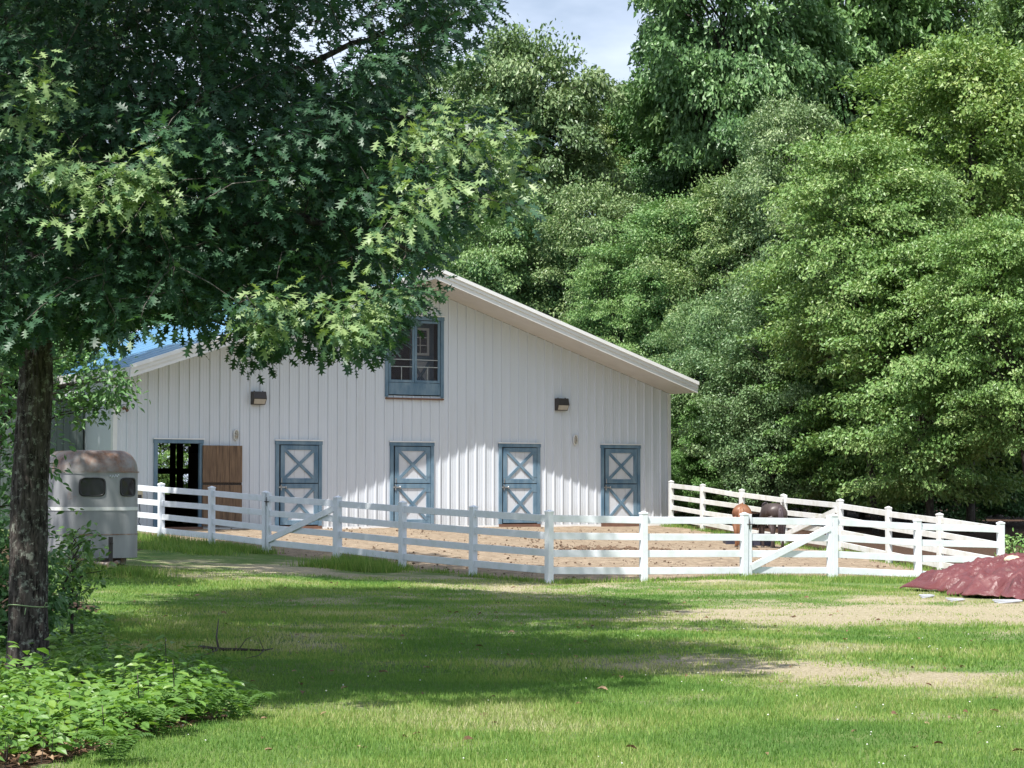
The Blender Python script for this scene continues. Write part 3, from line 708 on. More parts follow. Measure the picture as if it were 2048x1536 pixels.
mb.add(vs, fs, True); mb.build('roof', M['trailer_roof'], tr_)
mb = MB(); mb.add([(x, y, zb+.01) for x, y in plan(0, .02)], [tuple(range(n-1, -1, -1))]); mb.box((-.6, .5, zb-.14), (-.5, TL-.1, zb-.002)); mb.box((.5, .5, zb-.14), (.6, TL-.1, zb-.002)); mb.build('chassis', M['trailer_roof'], tr_)
# windows follow the curved nose
def nose(s, off=.0):                              # s along outline, 0 = left rear start of the nose, 1 = right end
    P = plan(0, -off)[1:-1]; P = [Vector((x, y, 0)) for x, y in P]
    d = [0]
    for i in range(1, len(P)): d.append(d[-1]+(P[i]-P[i-1]).length)
    x = s*d[-1]
    for i in range(1, len(P)):
        if d[i] >= x-1e-9:
            t = (x-d[i-1])/(d[i]-d[i-1]); return P[i-1].lerp(P[i], t)
    return P[-1]
def nose_window(s0, s1, label=None):
    zc, hh = (zt(955)+zt(993))/2, abs(zt(955)-zt(993))/2
    def grid(off, mar, mat, name, par, frame=False):
        mb = MB(); sc_, sw = (s0+s1)/2, (s1-s0)/2
        loop = []
        for k in range(28):
            a = 2*math.pi*k/28; cx = math.copysign(abs(math.cos(a))**.42, math.cos(a)); cz = math.copysign(abs(math.sin(a))**.42, math.sin(a)); loop.append((cx, cz))
        if frame:
            vs = []
            for m_, o_ in ((1.0, 0.003), (1.0, off), (mar, off), (mar, .004)):
                for cx, cz in loop: p = nose(sc_+sw*cx*m_, o_); vs.append((p.x, p.y, zc+hh*cz*(1-(1-m_)*1.0)))
            mb.add(vs, [(r*28+k, r*28+(k+1) % 28, (r+1)*28+(k+1) % 28, (r+1)*28+k) for r in range(3) for k in range(28)], True)
        else:
            c0 = nose(sc_, off); vs = [(c0.x, c0.y, zc)]
            for rr in (.5, 1): vs += [(nose(sc_+sw*cx*mar*rr, off).x, nose(sc_+sw*cx*mar*rr, off).y, zc+hh*cz*mar*rr) for cx, cz in loop]
            fs = [(0, 1+k, 1+(k+1) % 28) for k in range(28)]+[(1+k, 29+k, 29+(k+1) % 28, 1+(k+1) % 28) for k in range(28)]
            mb.add(vs, fs, True)
        return mb.build(name, mat, par)
    fr = grid(.02, .86, M['black'], 'window', tr_, True); grid(.008, .87, M['glass'], 'pane', fr)
nose_window(.30, .53); nose_window(.66, .84)
# hitch, jack, tongue, wheels
mb = MB(); mb.tube([(-.5, .6, zb-.08), (-.05, -.75, zb-.1)], .045, 8); mb.tube([(.5, .6, zb-.08), (.05, -.75, zb-.1)], .045, 8); mb.box((-.07, -.95, zb-.16), (.07, -.6, zb-.05)); mb.build('tongue', M['trailer_roof'], tr_)
mb = MB(); mb.box((.02, -.55, zb-.10), (.09, -.48, zb+.42)); mb.tube([(.055, -.515, zb-.1), (.055, -.515, -.0)], .024, 8); mb.tube([(.055, -.515, .0), (.055, -.515, .03)], .08, 10); mb.tube([(.055, -.56, zb+.3), (.055, -.68, zb+.3)], .012, 6); mb.build('jack', M['metal_dark'], tr_)
mb = MB(); 
for k in range(7): mb.tube([(.1+.012*k, -.62+.02*k, zb-.12-.05*k), (.1+.012*(k+1), -.62+.02*(k+1), zb-.12-.05*(k+1))], .014, 5)
mb.build('safety_chain', M['metal_dark'], tr_)
for sx in (-1, 1):
    for yy in (1.7, 2.45):
        mb = MB(); mb.tube([(sx*(HW-.16), yy, .33), (sx*(HW+.02), yy, .33)], .33, 20); wh = mb.build('wheel', M['black'], tr_)
        mb = MB(); mb.tube([(sx*(HW+.0), yy, .33), (sx*(HW+.035), yy, .33)], .2, 16); mb.build('rim', M['steel'], wh)
# script lettering: a short white cursive squiggle left unread, built as a thin painted strip
mb = MB(); pts = []
for k in range(26):
    t = k/25; p = nose(.565+.085*t, .006); pts.append((p.x, p.y, zt(954)+.030*math.sin(t*22)*(1-.3*t)+.03*t))
mb.tube(pts, .006, 5); mb.build('script_lettering', M['white'], tr_)

# ------------------------------------------------------------------ horses
def skin(name, nodes, edges, mat, parent=None, sub=2):
    me = bpy.data.meshes.new(name); me.from_pydata([n_[0] for n_ in nodes], edges, [])
    o = place(name, me, parent); m1 = o.modifiers.new('skin', 'SKIN'); m1.use_smooth_shade = True
    for v, n_ in zip(me.skin_vertices[0].data if me.skin_vertices else [], nodes): v.radius = n_[1]
    return o
def horse(loc, rz, scale, mat, hair, label):
    e = empty('horse', loc, rz); e.scale = (scale,)*3; tag(e, label, 'horse', 'horses eating in the paddock')
    nodes = []; edges = []
    def chain(pts, root=None):
        prev = root
        for co, r in pts:
            nodes.append((co, r if isinstance(r, tuple) else (r, r))); i = len(nodes)-1
            if prev is not None: edges.append((prev, i))
            prev = i
        return prev
    # y forward; tail end at y = -.75
    chain([((0, -.62, 1.16), (.20, .20))])                                     # 0 croup end
    chain([((0, -.42, 1.14), (.285, .27)), ((0, -.1, 1.08), (.27, .27)), ((0, .25, 1.06), (.265, .29)), ((0, .55, 1.10), (.23, .28)), ((0, .78, 1.10), (.16, .22))], 0)
    croup, chest = 1, 4
    chain([((0, 1.02, 1.02), (.11, .17)), ((0, 1.25, .80), (.085, .13)), ((0, 1.42, .58), (.08, .10)), ((0, 1.50, .45), (.085, .095)), ((0, 1.53, .28), (.06, .065)), ((0, 1.54, .16), (.05, .05))], 5)
    for s in (-1, 1):
        dy = .06*s
        chain([((s*.17, -.50, .95), (.14, .19)), ((s*.185, -.44+dy, .74), (.10, .13)), ((s*.17, -.58+dy, .50), (.058, .07)), ((s*.165, -.56+dy, .28), (.042, .042)), ((s*.165, -.53+dy, .12), (.046, .046)), ((s*.165, -.49+dy, .03), (.055, .06))], croup)
        chain([((s*.15, .58, .86), (.10, .13)), ((s*.15, .58-dy, .66), (.07, .08)), ((s*.145, .60-dy, .42), (.05, .05)), ((s*.145, .60-dy, .22), (.038, .038)), ((s*.145, .60-dy, .11), (.042, .042)), ((s*.145, .63-dy, .03), (.052, .056))], chest)
    me = bpy.data.meshes.new('body'); me.from_pydata([n_[0] for n_ in nodes], edges, [])
    o = bpy.data.objects.new('body', me); C.objects.link(o)
    m1 = o.modifiers.new('skin', 'SKIN'); m1.use_smooth_shade = True
    sv = me.skin_vertices[0] if len(me.skin_vertices) else None
    if sv is None:
        bpy.context.view_layer.objects.active = o; bpy.context.view_layer.update(); sv = me.skin_vertices[0]
    for i, n_ in enumerate(nodes): sv.data[i].radius = n_[1]; sv.data[i].use_root = (i == 1)
    o.modifiers.new('sub', 'SUBSURF').levels = 2
    dg = bpy.context.evaluated_depsgraph_get(); nm = bpy.data.meshes.new_from_object(o.evaluated_get(dg)); nm.name = 'body'
    bpy.data.objects.remove(o); nm.materials.clear(); nm.materials.append(mat)
    nm.polygons.foreach_set('use_smooth', [True]*len(nm.polygons))
    body = place('body', nm, e)
    # tail of separate locks
    mb = MB()
    for k in range(16):
        a = random.uniform(-1, 1); b2 = random.uniform(-1, 1)
        mb.tube([(a*.02, -.80, 1.24), (a*.05, -.90, 1.14+b2*.02), (a*.08, -.93+b2*.03, .85), (a*.085, -.90+b2*.04, .5), (a*.06, -.88+b2*.05, .25+.1*random.random())], [.022, .032, .034, .026, .006], 5)
    mb.build('tail', hair, e)
    mb = MB()
    for k in range(22):
        t = k/21; p = Vector((0, .80, 1.30)).lerp(Vector((0, 1.40, .70)), t); s = random.choice((-1, 1))
        mb.tube([p+Vector((0, 0, .05)), p+Vector((s*.1, .02, 0)), p+Vector((s*.13, .02, -.2))], [.02, .025, .006], 5)
    mb.build('mane', hair, e)
    for s in (-1, 1):
        mb = MB(); mb.tube([(s*.06, 1.44, .60), (s*.085, 1.42, .68), (s*.09, 1.42, .74)], [.03, .032, .004], 6); mb.build('ear', mat, e)
        mb = MB(); mb.tube([(s*.078, 1.53, .43), (s*.09, 1.535, .43)], [.018, .008], 8); mb.build('eye', M['black'], e)
        for yy, sy in ((-.49+.06*s, 0), (.63-.06*s, 0)):
            mb = MB(); mb.tube([((.165 if yy < 0 else .145)*s, yy+.01, .0), ((.165 if yy < 0 else .145)*s, yy-.005, .075)], [.068, .052], 10); mb.build('hoof', M['hoof'], e)
    return e
def ground_at(px, D):
    x = (px-CX)/F*D; return Vector((x, D, G(x, D)))
h1 = ground_at(1484, 58.3); horse(h1, math.radians(-8), .86, M['chestnut'], M['mane_red'], 'chestnut horse seen from behind, head down, left of the dark one')
h2 = ground_at(1545, 58.2); horse(h2, math.radians(7), .90, M['darkbay'], M['mane_dark'], 'dark brown horse with its rump to the fence, right of the chestnut one')
# feed tub
tp = ground_at(1493, 59.9); tb = empty('feed_trough', tp, math.radians(4)); tag(tb, 'low dark blue-grey feed trough on the dirt at the feet of the horses', 'trough')
mb = MB(); 
ring = [(-.65, -.28), (.65, -.28), (.65, .28), (-.65, .28)]
vs = [(x*.92, y*.9, 0) for x, y in ring]+[(x, y, .32) for x, y in ring]+[(x*.94, y*.88, .32) for x, y in ring]+[(x*.86, y*.8, .04) for x, y in ring]
mb.add(vs, [(r*4+k, r*4+(k+1) % 4, (r+1)*4+(k+1) % 4, (r+1)*4+k) for r in range(3) for k in range(4)]+[(12, 13, 14, 15), (3, 2, 1, 0)]); mb.build('tub', M['tub'], tb, .01)
mb = MB()
for x in (-.4, 0, .4): mb.box((x-.02, -.285, .03), (x+.02, -.262, .3))
mb.build('rib', M['tub'], tb)

# ------------------------------------------------------------------ tarpaulin pile
tx, ty = 10.75, 40.6
n = 150; gu, gv = np.meshgrid(np.linspace(-1, 1, n), np.linspace(-1, 1, n), indexing='ij')
# square to disc
du = gu*np.sqrt(1-gv**2/2); dv = gv*np.sqrt(1-gu**2/2); r = np.hypot(du, dv); th = np.arctan2(dv, du)
rad = 1+.07*np.sin(5*th+1)+.06*np.sin(9*th+2)+.03*np.sin(23*th)+.02*np.sin(41*th+1)
X = tx+du*rad*3.0; Y = ty+dv*rad*3.6
X = np.where(du < 0, X-np.clip(-du-.5, 0, 1)*.5*np.exp(-((dv-.35)/.35)**2), X)
hz_ = .56*np.clip((1-r)/.50, 0, 1)**.85*(1-.10*np.exp(-(((du+.02)/.16)**2+((dv+.1)/.2)**2)))
fold = np.abs(lerp_noise(X*1.0+3*lerp_noise(X, Y, 31, 1.4), Y*.5, 21, .28)-.5)*2; fold2 = np.abs(lerp_noise(X+Y, X-Y, 22, .33)-.5)*2
radial2 = np.abs(((th*13+4*lerp_noise(X, Y, 35, .5)) % 1)-.5)*2
radial = np.abs(((th*7+2.5*lerp_noise(X, Y, 33, .8)) % 1)-.5)*2
hz_ += (fold*.05+fold2*.05+radial*.10*(.4+r)+radial2*.05)*np.clip(r*2.2, .35, 1)*np.clip((1.02-r)*9, .15, 1)
Z = gz(X, Y)+.03+hz_+.05*np.clip((r-.93)/.07, 0, 1)*lerp_noise(X, Y, 25, .3)
idx = np.arange(n*n).reshape(n, n); Q = np.stack([idx[:-1, :-1], idx[1:, :-1], idx[1:, 1:], idx[:-1, 1:]], -1).reshape(-1, 4)
o = place('tarpaulin', npmesh('tarpaulin', np.stack([X, Y, Z], -1).reshape(-1, 3), Q, M['tarp'], None, True)); tag(o, 'crumpled maroon tarpaulin spread over a low heap at the lawn edge', 'tarpaulin')
md = o.modifiers.new('thick', 'SOLIDIFY'); md.thickness = .012
def Zt(x, y): i = np.argmin((X-x)**2+(Y-y)**2); return float(Z.ravel()[i])
def blob(name, c, rr, mat, label, cat, seed, sq=.5):
    g = np.random.default_rng(seed); mb = MB(); ph = g.random(6)*6
    vs = []; fs = []
    for i in range(7):
        a = math.pi*i/6
        for k in range(12):
            b2 = 2*math.pi*k/12; q = 1+.16*math.sin(3*b2+ph[0])+.12*math.sin(2*a+5*b2+ph[1])
            vs.append((c[0]+rr[0]*math.sin(a)*math.cos(b2)*q, c[1]+rr[1]*math.sin(a)*math.sin(b2)*q, c[2]+rr[2]*math.cos(a)*q))
    for i in range(6):
        for k in range(12): fs.append((i*12+k, i*12+(k+1) % 12, (i+1)*12+(k+1) % 12, (i+1)*12+k))
    mb.add(vs, fs, True); o = mb.build(name, mat); tag(o, label, cat); return o
rk = at(2027, 1130, 40.6); blob('stone', (rk.x, rk.y, Zt(rk.x, rk.y)+.04), (.17, .14, .075), M['stone'], 'pale buff stone holding down the top of the maroon tarpaulin', 'stone', 5)
# scraps showing along the front edge
for (px, D, ln, hh, ang, mt, nm, lab) in ((1866, 38.6, .42, .12, .3, 'plastic', 'plank_end', 'grey plank end poking out under the left edge of the tarpaulin'),
                                   (1925, 37.4, .5, .10, -.6, 'plastic', 'narrow_board', 'pale narrow board sticking out under the front edge of the tarpaulin'),
                                   (2030, 36.7, .8, .12, .05, 'plastic', 'sheet_bundle', 'pale grey sheet bundle under the tarpaulin at the right frame edge')):
    g = ground_at(px, D); mb = MB()
    g.y += .55; ln *= .55
    for k in range(3): mb.bar(g+Vector((-ln/2, .15*k, .01+.02*k)), g+Vector((ln/2*math.cos(ang), ln/2*math.sin(ang)+.1*k, .02+hh*.3)), .07, hh*.25)
    o = mb.build(nm, M[mt], None, .01); tag(o, lab, 'scrap')

# ------------------------------------------------------------------ leaf templates
def T3(a): return np.array(a, np.int32)
def V3(a): return np.array(a, np.float32)
# lobed oak leaf: narrow blade with three pairs of pointed lobes
hl = [(0, .02), (.18, .07), (.30, .30), (.36, .09), (.42, .10), (.60, .40), (.60, .11), (.68, .10), (.86, .27), (.82, .07), (1.0, 0)]
ov_ = [(x, y, -.10*x*x+.10*abs(y)) for x, y in hl]+[(x, -y, -.10*x*x+.10*abs(y)) for x, y in hl]
m_ = 11
of_ = []
for b2, sg in ((0, 1), (m_, -1)):
    f_ = [(0+b2, 1+b2, 3+b2), (1+b2, 2+b2, 3+b2), (3+b2, 4+b2, 6+b2), (4+b2, 5+b2, 6+b2), (6+b2, 7+b2, 9+b2), (7+b2, 8+b2, 9+b2)]
    of_ += f_ if sg < 0 else [t[::-1] for t in f_]
of_ += [(0, 3, 3+m_), (0, 3+m_, m_), (3, 6, 6+m_), (3, 6+m_, 3+m_), (6, 9, 9+m_), (6, 9+m_, 6+m_), (9, 10, 9+m_)]
OAKV, OAKT = V3(ov_), T3(of_)
LV, LT = V3([(0, 0, 0), (.30, .25, .05), (.68, .20, .03), (1, 0, -.12), (.68, -.20, .03), (.30, -.25, .05), (.45, 0, -.02)]), T3([(0, 6, 1), (1, 6, 2), (2, 6, 3), (3, 6, 4), (4, 6, 5), (5, 6, 0)])
QV, QT = V3([(0, 0, 0), (.45, .29, .07), (1, 0, -.08), (.45, -.29, .07)]), T3([(0, 2, 1), (0, 3, 2)])
MV = V3([(0, 0, 0), (.12, .42, .03), (.42, .22, 0), (.55, .48, -.02), (.62, .18, 0), (1, 0, -.12), (.62, -.18, 0), (.55, -.48, -.02), (.42, -.22, 0), (.12, -.42, .03)]); MT = T3([(0, 2, 1), (2, 4, 3), (4, 6, 5), (6, 8, 7), (8, 0, 9), (0, 8, 2), (2, 8, 6), (2, 6, 4)])

# ------------------------------------------------------------------ woodland trees: a few crowns, shared by many trees
def crown_mesh(seed, ns, per, rad, hgt, z0, lsize, spray, flat, mat, kind='broad'):
    g = np.random.default_rng(seed)
    # spray centres on an uneven shell
    u = g.random(ns); phi = g.random(ns)*2*math.pi
    t = u                                             # relative height
    if kind == 'cone': prof = np.sin(np.clip(t*.92+.12, 0, 1)*math.pi)**.6*(1.05-.45*t)
    else: prof = np.sin(np.clip(t*.84+.12, 0, 1)*math.pi)**.42
    ln = .80+.24*np.sin(3*phi+seed+4*t)+.20*np.sin(5*phi-7*t+seed*2)
    depth = .50+.50*g.random(ns)**.5
    depth = depth*(1+.16*(g.random(ns) < .22)); R = rad*prof*ln*depth
    cx, cy, cz = R*np.cos(phi), R*np.sin(phi), z0+t*(hgt-z0)-spray*.3
    C0 = np.stack([cx, cy, cz], 1)
    outd = np.stack([np.cos(phi), np.sin(phi), .25-.5*g.random(ns)], 1); outd = unit(outd)
    size = spray*(.45+1.15*g.random(ns)**1.4)
    cid = np.repeat(np.arange(ns), (per*(size/spray)**2).astype(int)); n = len(cid)
    a = g.standard_normal((n, 3)); a = unit(a)*(g.random((n, 1))**.42)
    if kind == 'layer':
        a[:, 2] *= flat
    else: a[:, 2] *= flat; 
    up = np.array([0, 0, 1.0]); od = outd[cid]; sd = unit(np.cross(od, up)); u2 = np.cross(sd, od)
    P = C0[cid]+(od*a[:, :1]*(1.9 if kind == 'layer' else 1.35)+sd*a[:, 1:2]*(.8 if kind == 'layer' else 1.0)+u2*a[:, 2:3])*size[cid][:, None]
    P[:, 2] -= .18*np.clip(a[:, 0], 0, 1)**2*size[cid]
    m = int(n*.16); u_ = g.random(m); ph_ = g.random(m)*2*math.pi
    pf = np.sin(np.clip(u_*.84+.12, 0, 1)*math.pi)**.42 if kind != 'cone' else 1
    l_ = .80+.24*np.sin(3*ph_+seed+4*u_)+.20*np.sin(5*ph_-7*u_+seed*2)
    r_ = rad*pf*l_*(.62+.40*g.random(m))*(.9+.2*lerp_noise(ph_*3, u_*9, seed+200, .5))
    P2 = np.stack([r_*np.cos(ph_), r_*np.sin(ph_), z0+u_*(hgt-z0)+.25*g.standard_normal(m)], 1)
    P = np.concatenate([P, P2]); o2 = unit(P2-np.array([0, 0, (z0+hgt)*.45])); od = np.concatenate([od, o2]); cid = np.concatenate([cid, g.integers(0, ns, m)]); n += m
    nrm = unit(np.stack([g.standard_normal(n)*.8, g.standard_normal(n)*.8, np.full(n, .95)], 1)+od*.35+unit(P-np.array([0, 0, (z0+hgt)/2]))*.35)
    dr = unit(od+g.standard_normal((n, 3))*.7+np.array([0, 0, -.35]))
    nrm = unit(nrm-dr*np.sum(nrm*dr, 1, keepdims=True))
    sc = lsize*(.55+.9*g.random(n)); rv = np.clip(g.random(n)*.75+g.random(ns)[cid]*.5-.12, 0, 1)
    V, T, rr = scatter(QV, QT, P, dr, nrm, sc, rv)
    return npmesh('crown', V, T, mat, {'rnd': rr}), C0
def wood_mesh(seed, C0, hgt, rbase, nb=70):
    g = random.Random(seed); mb = MB()
    tp = [Vector((0, 0, -15)), Vector((0, 0, -.3))]; x = y = 0
    for k in range(1, 9): x += g.uniform(-.12, .12); y += g.uniform(-.12, .12); tp.append(Vector((x, y, hgt*.9*k/8)))
    mb.tube(tp, [rbase*1.25]+[rbase*(1-.9*k/8)+.02 for k in range(9)], 8); tp = tp[1:]
    ids = list(range(len(C0))); g.shuffle(ids)
    for i in ids[:nb]:
        c = Vector(C0[i]); zz = max(.12*hgt, c.z-.35*math.hypot(c.x, c.y)-.4); k = min(7.99, zz/(hgt*.9)*8); b2 = tp[int(k)].lerp(tp[int(k)+1], k-int(k))
        md = b2.lerp(c, .5)+Vector((0, 0, .12*(c-b2).length*.6)); r0 = rbase*.32*(1-zz/hgt)+.025
        mb.tube([b2, md, c], [r0, r0*.6, .012], 5, False)
    return mb
bases = {}
specs = {'oakish': (1, 165, 400, 4.4, 10.5, 2.0, .20, .82, .45, 'broad'), 'round': (2, 170, 400, 4.4, 10.5, 1.0, .18, .80, .45, 'broad'),
         'birch': (3, 230, 300, 3.5, 10.5, .6, .125, .60, .55, 'broad'), 'beech': (4, 300, 215, 4.4, 10.5, .6, .165, .80, .34, 'layer'),
         'beech2': (5, 280, 215, 4.4, 10.5, .8, .165, .85, .28, 'layer')}
for nm, (sd, ns, per, rad, hg, z0, ls, spr, flt, kd) in specs.items():
    mt = M['fresh'] if nm.startswith('beech') else M['broad']
    me, C0 = crown_mesh(sd, ns, per, rad, hg, z0, ls, spr, flt, mt, kd)
    bases[nm] = (me, wood_mesh(sd, C0, hg, .14).mesh('trunk', M['bark2']), rad, hg)
TREES = [  # px, top row, half width px, distance, base, tint (inner trees darker: shade put into leaf colour), label
    (985, 78, 175, 92, 'oakish', (1.0, .97, 1.05), 'round-headed grey-green oak rising behind the barn ridge'),
    (850, 135, 140, 97, 'round', (.95, .97, 1.0), 'grey-green tree close behind the edge of the near oak, left of the sky gap'),
    (1235, 168, 90, 98, 'round', (1.15, 1.1, .9), 'slender yellow-green tree in the dip between the two tallest crowns'),
    (1465, -330, 205, 90, 'oakish', (.85, 1.0, .95), 'tall dark open-crowned oak right of the patch of sky'),
    (1680, -200, 230, 96, 'oakish', (.9, 1.05, .9), 'very tall oak cut by the top edge of the photo, right of the open-crowned one'),
    (1930, -190, 240, 100, 'round', (.95, 1.0, .9), 'tall shaded tree behind the big yellow-green beech'),
    (1450, 20, 185, 93, 'oakish', (.8, .98, .92), 'leafy lower crown standing just in front of the open-crowned oak'),
    (1420, 200, 170, 97, 'round', (.7, .9, .85), 'dark tree filling in below the open-crowned oak'),
    (1180, 365, 160, 83, 'birch', (1.05, 1.0, 1.0), 'fine-leaved birch above the right roof slope of the barn'),
    (985, 380, 150, 84, 'round', (1.0, 1.05, .95), 'bushy green tree showing just over the barn ridge'),
    (1325, 400, 130, 80, 'beech', (.9, 1.0, .95), 'bright green beech above the low end of the barn roof'),
    (1470, 345, 150, 77, 'birch', (1.1, 1.05, .95), 'tall loose birch standing right of the barn corner'),
    (1620, 205, 150, 76, 'birch', (1.1, 1.05, 1.15), 'silvery-green birch below the tall open-crowned oak'),
    (1940, 60, 250, 69, 'beech', (1.05, 1.02, .85), 'big yellow-green beech filling the upper right corner'),
    (1750, 270, 190, 67, 'beech2', (1.0, 1.02, .9), 'spreading light green beech left of the biggest one'),
    (2110, -60, 230, 78, 'round', (.95, 1.0, .9), 'tree half cut by the right edge behind the big beech'),
    (1400, 600, 120, 74, 'birch', (.95, 1.0, .95), 'low bushy birch against the right end of the barn'),
    (1560, 520, 150, 70, 'birch', (.95, 1.0, 1.1), 'middle-height silvery tree behind the chestnut horse'),
    (1860, 470, 215, 64, 'beech2', (.95, 1.0, .9), 'low-branched beech leaning out over the back fence'),
    (2070, 430, 180, 61, 'beech', (.95, 1.0, .85), 'bright beech at the right edge above the fence corner'),
    (1690, 600, 160, 70, 'beech2', (.85, .98, .8), 'shaded young beech behind the back fence gate'),
    (700, 200, 170, 98, 'oakish', (.95, 1.0, 1.0), 'grey-green oak glimpsed through the near foliage above the roof'),
    (520, 290, 160, 96, 'round', (1.05, 1.05, .9), 'light green tree glimpsed through the oak leaves above the blue roof'),
    (350, 430, 150, 92, 'round', (1.15, 1.15, .8), 'sunny green tree behind the rear edge of the blue roof'),
    (170, 300, 170, 86, 'oakish', (.9, 1.0, .9), 'shaded tree behind the shed wing at the left'),
    (10, 150, 210, 76, 'oakish', (.85, 1.0, .9), 'dark tree at the left edge beyond the horse trailer'),
    (-120, 380, 180, 62, 'round', (.85, 1.0, .9), 'dark tree just out past the left edge behind the trailer'),
    (60, 560, 150, 66, 'round', (.8, .95, .9), 'low dark tree between the trailer and the left edge'),
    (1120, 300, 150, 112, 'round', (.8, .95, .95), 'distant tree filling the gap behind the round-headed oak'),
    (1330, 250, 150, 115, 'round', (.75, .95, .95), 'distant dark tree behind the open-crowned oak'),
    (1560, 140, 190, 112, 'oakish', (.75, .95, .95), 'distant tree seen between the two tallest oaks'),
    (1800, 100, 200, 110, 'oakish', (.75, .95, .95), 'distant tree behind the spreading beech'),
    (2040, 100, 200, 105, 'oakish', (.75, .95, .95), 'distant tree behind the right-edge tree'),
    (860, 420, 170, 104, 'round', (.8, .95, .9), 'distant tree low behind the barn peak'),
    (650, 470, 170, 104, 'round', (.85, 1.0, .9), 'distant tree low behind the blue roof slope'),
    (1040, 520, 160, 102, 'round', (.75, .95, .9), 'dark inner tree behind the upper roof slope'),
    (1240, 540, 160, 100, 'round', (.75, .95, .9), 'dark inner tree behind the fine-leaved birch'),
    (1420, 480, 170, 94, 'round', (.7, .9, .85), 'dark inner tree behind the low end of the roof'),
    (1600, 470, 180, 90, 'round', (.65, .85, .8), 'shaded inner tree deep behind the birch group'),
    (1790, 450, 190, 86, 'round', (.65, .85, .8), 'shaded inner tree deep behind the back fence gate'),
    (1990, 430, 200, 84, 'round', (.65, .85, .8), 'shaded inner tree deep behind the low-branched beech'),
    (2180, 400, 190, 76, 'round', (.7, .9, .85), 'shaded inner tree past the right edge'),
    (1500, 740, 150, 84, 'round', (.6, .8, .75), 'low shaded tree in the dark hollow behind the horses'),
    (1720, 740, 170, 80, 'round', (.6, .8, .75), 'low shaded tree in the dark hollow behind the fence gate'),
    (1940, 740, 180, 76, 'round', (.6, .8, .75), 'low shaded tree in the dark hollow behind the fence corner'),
    (330, 800, 110, 86, 'beech', (.95, 1.05, .85), 'small green tree seen through the barn windows beyond the open doorway'),
    (1530, 330, 110, 79, 'beech', (.9, .98, .85), 'green beech filling the gap between the two silvery birches'),
    (1860, 330, 150, 66, 'birch', (1.15, 1.15, .9), 'pale fine-leaved tree in front of the biggest beech'),
    (1250, 480, 110, 79, 'beech2', (.95, 1.0, .9), 'beech against the middle of the right roof slope'),
    (1390, 790, 80, 73, 'beech', (.8, 1.0, .8), 'low green bush at the barn corner behind the fence'),
]
for i, (px, ty_, hw, D, bs, tint, lab) in enumerate(TREES):
    cme, wme, rad, hg = bases[bs]; x = (px-CX)/F*D; g0 = G(x, D) if D < 95 else 1.0
    H = CAMZ+(YH-ty_)*D/F-g0; R_ = hw*D/F
    e = empty('tree', (x, D, g0), random.uniform(0, 6.28)); e.rotation_euler.x = random.uniform(-.1, .1); e.rotation_euler.y = random.uniform(-.1, .1); tag(e, lab, 'tree', 'trees of the wood behind the barn')
    s_ = R_/rad; zs = min(H/hg, s_*(random.uniform(1.45, 1.6) if bs == 'oakish' else random.uniform(1.05, 1.3)))
    if px > 1480 and D < 72: zs = min(zs, max(.3, (H-random.uniform(.7, 1.7))/(hg-.7)))      # lifted skirts leave a dark hollow under the wood edge
    off_ = H-hg*zs
    cr = place('crown', cme, e, (0, 0, off_)); cr.scale = (s_, s_, zs); cr.color = (*tint, 1); cr['kind'] = 'stuff'
    tk = place('trunk', wme, e, (0, 0, off_)); tk.scale = (s_, s_, zs)

# left side trees (larger leaves); maple crowns mostly unseen, placed to shade lawn, trailer, fence, roof
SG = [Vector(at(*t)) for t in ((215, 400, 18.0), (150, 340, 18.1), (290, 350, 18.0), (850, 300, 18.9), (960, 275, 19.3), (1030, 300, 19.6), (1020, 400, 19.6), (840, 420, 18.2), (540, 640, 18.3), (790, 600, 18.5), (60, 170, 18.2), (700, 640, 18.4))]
def sunlit_gap(P, rad=.5, lo=.5, pr=1.0, seed=3):
    """False for points that stand in the sun's way to one of the bright sprays"""
    ok = np.ones(len(P), bool); gq = np.random.default_rng(seed)
    d = -np.array(SUN_RAY)
    for t in SG:
        q = P-np.array(t); al = q@d; pe = np.linalg.norm(q-al[:, None]*d, axis=1); ok &= ~((al > lo) & (pe < rad) & (gq.random(len(P)) < pr))
    return ok
def leafy(name, cs, n, lsz, mat, seed, tv=LV, tt=LT, clus=10, cr=.32, org=(0, 0, 0)):
    """leaves in small bunches inside a list of ellipsoids (centre, radii, weight)"""
    g = np.random.default_rng(seed); P0 = []; w_ = np.array([c_[2] for c_ in cs], float); w_ /= w_.sum()
    for (c_, r_, _), ww in zip(cs, w_):
        k = max(1, int(n/clus*ww)); a = unit(g.standard_normal((k, 3)))*(g.random((k, 1))**.45); P0.append(np.array(c_)+a*np.array(r_))
    P0 = np.concatenate(P0); P0 = P0[sunlit_gap(P0+np.array(org), 1.25)]; B = np.repeat(P0, clus, 0); k = len(B)
    off = unit(g.standard_normal((k, 3))*np.array([1, 1, .6])); dist = cr*(.3+.7*g.random((k, 1)))
    P = B+off*dist*np.array([1, 1, .7]); dr = unit(off+g.standard_normal((k, 3))*.35+np.array([0, 0, -.3]))
    nr = unit(np.stack([g.standard_normal(k)*.5, g.standard_normal(k)*.5-.15, np.ones(k)], 1)); nr = unit(nr-dr*np.sum(nr*dr, 1, keepdims=True))
    rv = np.clip(g.random(k)*.75+np.repeat(g.random(len(P0)), clus)*.3, 0, 1)
    V, T, rr = scatter(tv, tt, P, dr, nr, lsz*(.65+.6*g.random(k)), rv)
    return npmesh(name, V, T, mat, {'rnd': rr}), P0
